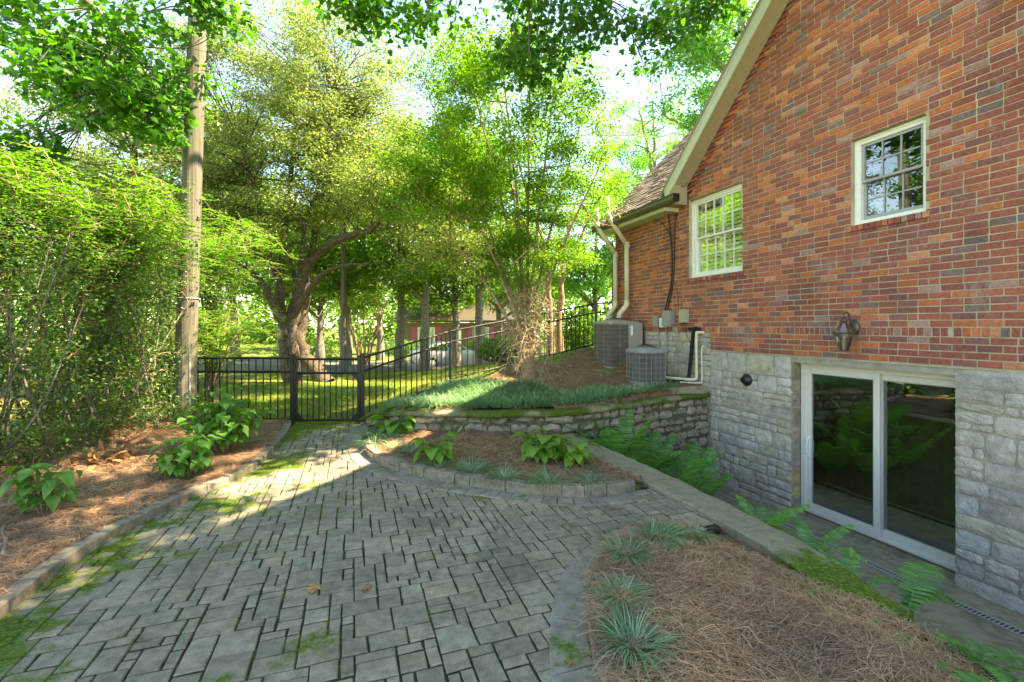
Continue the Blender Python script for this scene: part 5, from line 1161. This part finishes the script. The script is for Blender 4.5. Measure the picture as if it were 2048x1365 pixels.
# ------------------------------------------------------------------ planting
def liriope(label, x, y, n, L, seed, group=None, W=.0055, mat=None, dead=.06):
    r = np.random.default_rng(seed); b = g3(x, y, .005); a = r.uniform(0, 6.283, n); rr = r.uniform(0, 1, n) ** .5 * L * .34; lean = r.normal(size=2) * .25; a = a + .0
    D = np.stack([np.cos(a), np.sin(a)], -1); P = np.concatenate([D * rr[:, None] + r.normal(size=(n, 2)) * .012, np.zeros((n, 1))], 1)
    t = thing('liriope_plant', label, 'plant', b, 0, group); D = unit(D + lean + r.normal(size=(n, 2)) * .45); V, F = blades(P, D, L * r.uniform(.45, 1.2, n), W, r, 1.15, 4, .9)
    link('leaf_blades', mesh_np('leaf_blades', V, F, mat or l_lir), t)
    k = max(3, int(n * dead)); V, F = blades(P[:k] + (0, 0, .0), D[:k], L * r.uniform(.6, 1.0, k), W, r, 1.5, 4, .6); link('dead_blades', mesh_np('dead_blades', V, F, l_needle), t)
LIR = [(-.44, 5.05, 130, .24, 'liriope tuft in front of the left hosta, larger one'), (-.07, 4.80, 110, .22, 'liriope tuft behind the middle of the curved curb'), (.375, 4.66, 130, .22, 'liriope tuft below the right hosta'), (.80, 4.68, 110, .2, 'rightmost liriope tuft behind the curved curb'),
 (-.86, 5.27, 90, .2, 'small liriope tuft at the foot of the left hosta'), (-1.31, 5.78, 90, .22, 'liriope tuft left of the left hosta'), (-1.58, 6.05, 60, .17, 'small pale liriope tuft at the left bend of the curb'), (-1.95, 6.6, 150, .36, 'large liriope clump beside the gate post'), (-1.90, 6.2, 70, .24, 'pale liriope tuft between the gate clump and the curb bend'),
 (.80, 3.20, 150, .27, 'liriope clump at the bend of the near bed'), (1.12, 3.46, 170, .27, 'liriope clump along the far edge of the near bed'), (1.42, 3.58, 130, .24, 'rightmost liriope clump of the near bed'), (.66, 2.70, 120, .24, 'middle liriope clump on the left edge of the near bed'), (.62, 2.31, 170, .28, 'nearest liriope clump with browning tips')]
for k, (x, y, n, L, lab) in enumerate(LIR): liriope(lab, x, y, int(n * 1.7), L * (1. if k < 9 else .72), 200 + k, 'liriope clumps in the beds', W=.004 if k < 9 else .0038)
# liriope ground cover on the slope
rng = np.random.default_rng(91); n = 60000
x = rng.uniform(-2.6, 3.2, n); y = rng.uniform(7.0, 11.4, n); back = np.interp(x, [-2.6, -1.5, -.4, .2, 1.2, 2.6], [8.6, 9.9, 9.2, 8.35, 8.1, 8.35]) + .25 * np.sin(x * 5)
k = inside(HILL, x, y) & (y > yR(x) + .08) & (y < back); x, y = x[k], y[k]; P = np.stack([x, y, h(x, y) + .005], -1); a = rng.uniform(0, 6.283, len(P)); V, F = blades(P, np.stack([np.cos(a), np.sin(a)], -1), rng.uniform(.16, .32, len(P)), .006, rng, .9, 3, .9)
tag(link('liriope_ground_cover', mesh_np('liriope_ground_cover', V, F, l_lir)), 'blue green liriope covering the slope above the wall', kind='stuff')
# lawn blades beyond the gate
n = 76000; x = rng.uniform(-9, 2, n); y = 8.0 + 11 * rng.uniform(0, 1, n) ** 1.3; k = ~inside(HILL, x, y) & (np.sin(x * 1.7 + y) + np.sin(y * 2.3 - x * .6) + rng.normal(size=n) * .8 > -.7); x, y = x[k], y[k]
P = np.stack([x, y, h(x, y)], -1); a = rng.uniform(0, 6.283, len(P)); V, F = blades(P, np.stack([np.cos(a), np.sin(a)], -1), rng.uniform(.04, .10, len(P)), .005, rng, .6, 2, .8)
tag(link('lawn_grass', mesh_np('lawn_grass', V, F, l_grass)), 'short patchy grass beyond the gate', kind='stuff')
# hostas
def leaf_mesh(name, L, W, curve, stalk, mat, pleat=.0, seg=6, tip=.0, rise=.9):
    vs = []; fs = []; off = 0
    pts = []
    for i in range(seg + 1):
        t = i / seg; w = W * math.sin(math.pi * min(1, .06 + t * .94) ** .72) ** .9 * (1 - .0 * t) if 0 < i < seg else (.012 if i == 0 else .0)
        xx = stalk * .75 + L * (t - .10 * t * t); zz = stalk * rise + L * (curve * t * .9 - curve * 1.9 * t * t) 
        pts.append((xx, zz, w))
    for xx, zz, w in pts: vs += [(xx, -w, zz + w * .28), (xx, -w * .5, zz + w * .06 + pleat), (xx, 0, zz - w * .04), (xx, w * .5, zz + w * .06 + pleat), (xx, w, zz + w * .28)]
    fs = [(i * 5 + k, (i + 1) * 5 + k, (i + 1) * 5 + k + 1, i * 5 + k + 1) for i in range(seg) for k in range(4)]
    if stalk:
        o = len(vs); vs += [(0, -.004, 0), (0, .004, 0), (stalk * .8, .005, stalk * rise), (stalk * .8, -.005, stalk * rise)]; fs.append((o, o + 1, o + 2, o + 3))
    me = bpy.data.meshes.new(name); me.from_pydata(vs, [], fs); me.materials.append(mat); me.polygons.foreach_set('use_smooth', np.ones(len(fs), bool)); return me
HL = [leaf_mesh('leaf', .17, .066, c, st, l_hosta, .004, rise=ri) for c, st, ri in ((.30, .15, 1.2), (.4, .12, 1.2), (.2, .17, 1.4), (.5, .09, 1.1), (.6, .05, 1.)) ]
def hosta(label, x, y, n, sc, seed):
    r = random.Random(seed); t = thing('hosta_plant', label, 'plant', g3(x, y, .0), 0, 'hostas in the crescent bed')
    for k in range(n):
        v = r.choice(range(5)); o = link('leaf', HL[v], t, (r.uniform(-.05, .05), r.uniform(-.04, .04), 0), k * 2.4 + r.uniform(-.3, .3)); s = sc * r.uniform(.75, 1.15); o.scale = (s, s, s); o.rotation_euler[0] = r.uniform(-.15, .15)
hosta('yellow green hosta left of centre in the crescent bed', -.92, 5.50, 40, 1.1, 1); hosta('light green hosta on the right of the crescent bed', .36, 5.60, 56, 1.25, 2); hosta('light green hosta by the left end of the stone wall', -1.80, 6.92, 30, 1.4, 3)
# a second crown makes the right hosta broad
hosta('small hosta crowded against the right hosta', .72, 5.40, 34, 1.1, 4)
# hydrangeas
YL = [leaf_mesh('leaf', .13, .045, c, .02, l_hyd, .002, 5) for c in (.15, .3, .5)]
def hydrangea(label, x, y, rx, hh, n, seed, sc=1.):
    r = random.Random(seed); b = g3(x, y, 0); t = thing('hydrangea_shrub', label, 'shrub', b, 0, 'hydrangeas in the left bed'); tb = TB()
    for k in range(max(6, n // 8)):
        a = r.uniform(0, 6.283); q = r.uniform(.2, .95) ; e = np.array([rx * q * math.cos(a), rx * q * math.sin(a), hh * (1 - .45 * q * q) * r.uniform(.6, 1.)]); tb.add(smooth_path([(e[0] * .15, e[1] * .15, -.03), e * (.6, .6, .55), e], 6), np.linspace(.007, .003, 6), 4)
        for j in range(8):
            f = (1 - .17 * (j // 2)); p = e * (f, f, f ** 1.25); an = a + (j % 2) * 3.14 + (j // 2) * 1.57 + r.uniform(-.4, .4); o = link('leaf', r.choice(YL), t, p, an); s = sc * r.uniform(.7, 1.25); o.scale = (s, s, s); o.rotation_euler[1] = r.uniform(-.1, .55); o.rotation_euler[0] = r.uniform(-.3, .3)
    tb.build('stems', m_bark2, t)
hydrangea('large leafy hydrangea bush beside the utility pole', -3.74, 5.85, .54, .84, 400, 1, 1.15); hydrangea('smaller hydrangea in front of the large one', -3.55, 4.92, .27, .54, 130, 2, 1.1); hydrangea('sparse hydrangea at the left picture edge', -4.0, 3.9, .30, .48, 72, 3, 1.1)
# ferns
def frond_mesh(L, arch, seed, n=26, droop=.5):
    r = np.random.default_rng(seed); vs = []; fs = []; ax = []
    for i in range(n + 1):
        t = i / n; ax.append(np.array([L * (t * (.35 + .5 * arch)), 0, L * (t * (.95 - .25 * arch) - arch * .75 * t ** 2.2)]))
    ax = np.array(ax); tg = np.gradient(ax, axis=0); tg = unit(tg)
    for i in range(n): o = len(vs); w = .0035 * (1 - i / n) + .0008; vs += [tuple(ax[i] + (0, -w, 0)), tuple(ax[i] + (0, w, 0)), tuple(ax[i + 1] + (0, w, 0)), tuple(ax[i + 1] + (0, -w, 0))]; fs.append((o, o + 1, o + 2, o + 3))
    for i in range(4, n + 1):
        t = i / n; pl = L * .17 * math.sin(math.pi * min(1, (t - .06) * .98)) ** .75 * (1.1 - .35 * t) + .008
        for sg in (-1, 1):
            d = np.array([0, sg, 0]) + tg[i] * .35 + r.normal(size=3) * .06; d[2] -= .18 * droop; d /= np.linalg.norm(d); w = tg[i] * L * .013
            a = ax[i]; m1 = a + d * pl * .35 + np.array([0, 0, -.02 * pl]); m2 = a + d * pl * .75 + np.array([0, 0, -.09 * pl]); e = a + d * pl + np.array([0, 0, -.2 * pl]); o = len(vs)
            vs += [tuple(q) for q in (a - w * .7, a + w * .7, m1 + w, m1 - w, m2 + w * .7, m2 - w * .7, e)]; fs += [(o, o + 1, o + 2, o + 3), (o + 3, o + 2, o + 4, o + 5), (o + 5, o + 4, o + 6)]
    me = bpy.data.meshes.new('frond'); me.from_pydata(vs, [], fs); me.materials.append(l_fern); return me
FR = [frond_mesh(1., a, k) for k, a in enumerate((.25, .45, .7, .95, .35))]
def fern(label, p, s, z, n, L, seed, az=None, spread=6.283, vs_=None):
    r = random.Random(seed); b = PS(p, s, z); t = thing('fern_plant', label, 'fern', b, 0, 'ferns on the pit bank')
    for k in range(n):
        a = (az + r.uniform(-.5, .5) * spread) if az is not None else k * 6.283 / n + r.uniform(-.3, .3); o = link('frond', FR[r.choice(vs_ or range(5))], t, (r.uniform(-.04, .04), r.uniform(-.04, .04), 0), a); q = L * r.uniform(.7, 1.1); o.scale = (q, q, q); o.rotation_euler[0] = r.uniform(-.2, .2)
def bank(p): return float(np.interp(p, [3.05, 3.2, 4.0, 4.95, 5.02], [-.06, -.14, -.62, -1.10, -1.16]))
fern('tall fern at the left of the pit bank below the stone wall', 3.75, 6.0, bank(3.75), 8, 1.35, 1, vs_=(0, 1, 4)); fern('upright fern in the middle of the far pit bank', 4.2, 5.9, bank(4.2), 9, 1.4, 2, vs_=(0, 1, 4)); fern('fern nearest the house in the far pit corner', 4.75, 5.9, bank(4.75), 9, 1.3, 3, vs_=(0, 1, 4))
fern('fern filling the front of the far pit bank', 4.2, 5.1, bank(4.2), 8, 1.1, 4, vs_=(0, 1, 2, 4)); fern('low fern leaning over the far end of the ledge', 3.55, 5.5, bank(3.55), 7, .7, 5, vs_=(1, 2, 3)); fern('fern between the far bank ferns and the corner', 4.6, 5.3, bank(4.6), 8, 1.15, 14, vs_=(0, 1, 4))
fern('bright fern hanging over the mossy ledge before the door', 3.42, 3.05, -.12, 12, .60, 6, vs_=(1, 2, 3)); fern('fern on the bank right of the bright fern', 3.5, 2.7, -.2, 9, .58, 7, vs_=(1, 2, 3)); fern('fern with one long frond reaching toward the stone pier', 3.55, 2.05, -.30, 3, .95, 8, az=.35, spread=.5, vs_=(2, 3)); fern('small fern under the long frond', 3.5, 2.3, -.25, 7, .42, 9)
fern('small fern weed at the edge of the near pine straw', 2.75, 1.72, -.05, 7, .30, 10, vs_=(2, 3)); fern('fern weed on the bare soil in the lower right corner', 3.15, 1.45, -.12, 9, .42, 11, vs_=(1, 2, 3)); fern('tiny fern weed among the straw beside the ledge', 2.85, 2.15, -.05, 6, .24, 12, vs_=(2, 3)); fern('fern weed nearest the viewer on the bank', 2.9, 1.2, -.06, 8, .36, 13, vs_=(2, 3)); fern('sprawling fern weed between the straw and the bare soil', 2.6, 1.35, -.03, 7, .28, 15, vs_=(2, 3))
# ------------------------------------------------------------------ pine straw, fallen leaves, sticks
def straw(label, n, box, test, seed, L=(.07, .18), W=.0008):
    r = np.random.default_rng(seed); x = r.uniform(box[0], box[1], n); y = r.uniform(box[2], box[3], n); k = test(x, y); x, y = x[k], y[k]; m = len(x)
    a = r.normal(0, .9, m) + .8 * np.sin(x * 2.1 + y * 1.3) + .4; l = r.uniform(*L, m)[:, None]; W_ = W * (1 + .12 * y)[:, None]
    d = np.stack([np.cos(a), np.sin(a), r.normal(0, .16, m)], -1); s = np.stack([-np.sin(a), np.cos(a), r.normal(0, .3, m)], -1); c = np.stack([x, y, h(x, y) + .016 + np.abs(r.normal(0, .013, m)) + 1.2 * bumpy(x, y)], -1); bow = np.stack([np.zeros(m), np.zeros(m), r.uniform(-.02, .06, m)], -1) + s * r.normal(0, .05, m)[:, None]
    p0, p1, p2 = c - d * l / 2, c + bow * l * 2.5, c + d * l / 2
    V = np.stack([p0 - s * W_, p0 + s * W_, p1 - s * W_, p1 + s * W_, p2 - s * W_, p2 + s * W_], 1).reshape(-1, 3); F = (np.array([(0, 1, 3, 2), (2, 3, 5, 4)])[None] + (np.arange(m) * 6)[:, None, None]).reshape(-1, 4)
    tag(link('pine_straw', mesh_np('pine_straw', V, F, l_needle)), label, kind='stuff')
straw('brown pine straw covering the near right bed', 62000, (.3, 3.4, .6, 4), lambda x, y: inside(NEARBED, x, y) & (P_(x, y) < 2.85 + .2 * np.sin(3 * y)) & (y > .8), 1)
straw('reddish pine straw covering the left bed', 60000, (-6.4, -2.6, 1.2, 7.9), lambda x, y: x < np.interp(y, LEFT_S[:, 1], LEFT_S[:, 0]) - .09, 2)
straw('pine straw over the crescent bed', 22000, (-2.6, 2.2, 4.4, 7.6), lambda x, y: inside(ISLAND, x, y) & (P_(x, y) < 2.93), 3)
straw('pine straw over the upper slope', 16000, (-.2, 3.4, 8, 11.8), lambda x, y: inside(HILL, x, y), 4)
DL = []
for k in range(4):
    T, TF = T_MAPLE; r = np.random.default_rng(k); V = T * np.array([.09, .09, .09]); V[:, 2] += r.uniform(0, .022, len(V)); me = bpy.data.meshes.new('fallen_leaf'); me.from_pydata(V.tolist(), [], TF.tolist()); me.materials.append(l_dead); DL.append(me)
rl = random.Random(5)
for px, py, dz, lab in ((1532, 1162, .04, 'orange leaf lying beside the mossy ledge'), (1530, 1262, .05, 'tan leaf in the middle of the near pine straw'), (1506, 1318, .05, 'pale leaf low in the near pine straw'), (1300, 1350, .05, 'brown leaf right of the nearest liriope clump'), (1152, 1330, .02, 'curled tan leaf on the border pavers'),
    (722, 1182, .008, 'yellowed leaf at the centre of the patio'), (1203, 1030, .008, 'small brown leaf on the pavers near the crescent bed'), (630, 1172, .008, 'brown leaf left of the yellowed leaf on the patio'), (50, 1005, .12, 'large pale leaf at the left picture edge'), (178, 1025, .10, 'pale curled leaf in the left bed straw'), (350, 972, .11, 'dead leaf caught on the crooked stick'), (120, 930, .12, 'brown leaf at the foot of the leftmost hedge shrub'), (300, 905, .1, 'brown leaf below the hedge left of the pole')):
    o = link('fallen_leaf', rl.choice(DL), None, gp(px, py, dz), rl.uniform(0, 6.28)); k = rl.uniform(.6, 1.1); o.scale = (k, k, k); o.rotation_euler[0] = rl.uniform(-.2, .2); tag(o, lab, 'leaf', 'fallen leaves')
V, F = leaves(ball(np.random.default_rng(2), 150, g3(-4.75, 5.3, .07), (.32, .36, .12), 0.), .075, np.random.default_rng(2), T_MAPLE, .5); tag(link('leaf_litter', mesh_np('leaf_litter', V, F, l_dead)), 'heap of dry leaves at the foot of the hedge', kind='stuff')
for lab, pts, r0 in (('crooked fallen stick beside the left curb', [gp(270, 1010, .1), gp(300, 990, .12), gp(350, 980, .12), gp(395, 968, .12)], .011), ('short grey stick at the left picture edge', [gp(5, 1110, .1), gp(12, 1080, .13), gp(4, 1060, .14), gp(14, 1045, .13)], .014)):
    P = smooth_path(pts, 14); b = P[0].copy(); mb = MB(); mb.tube(P - b, np.linspace(r0, r0 * .5, 14), 6); o = mb.build('fallen_stick', m_bark3, None, True); o.location = b; tag(o, lab, 'stick')
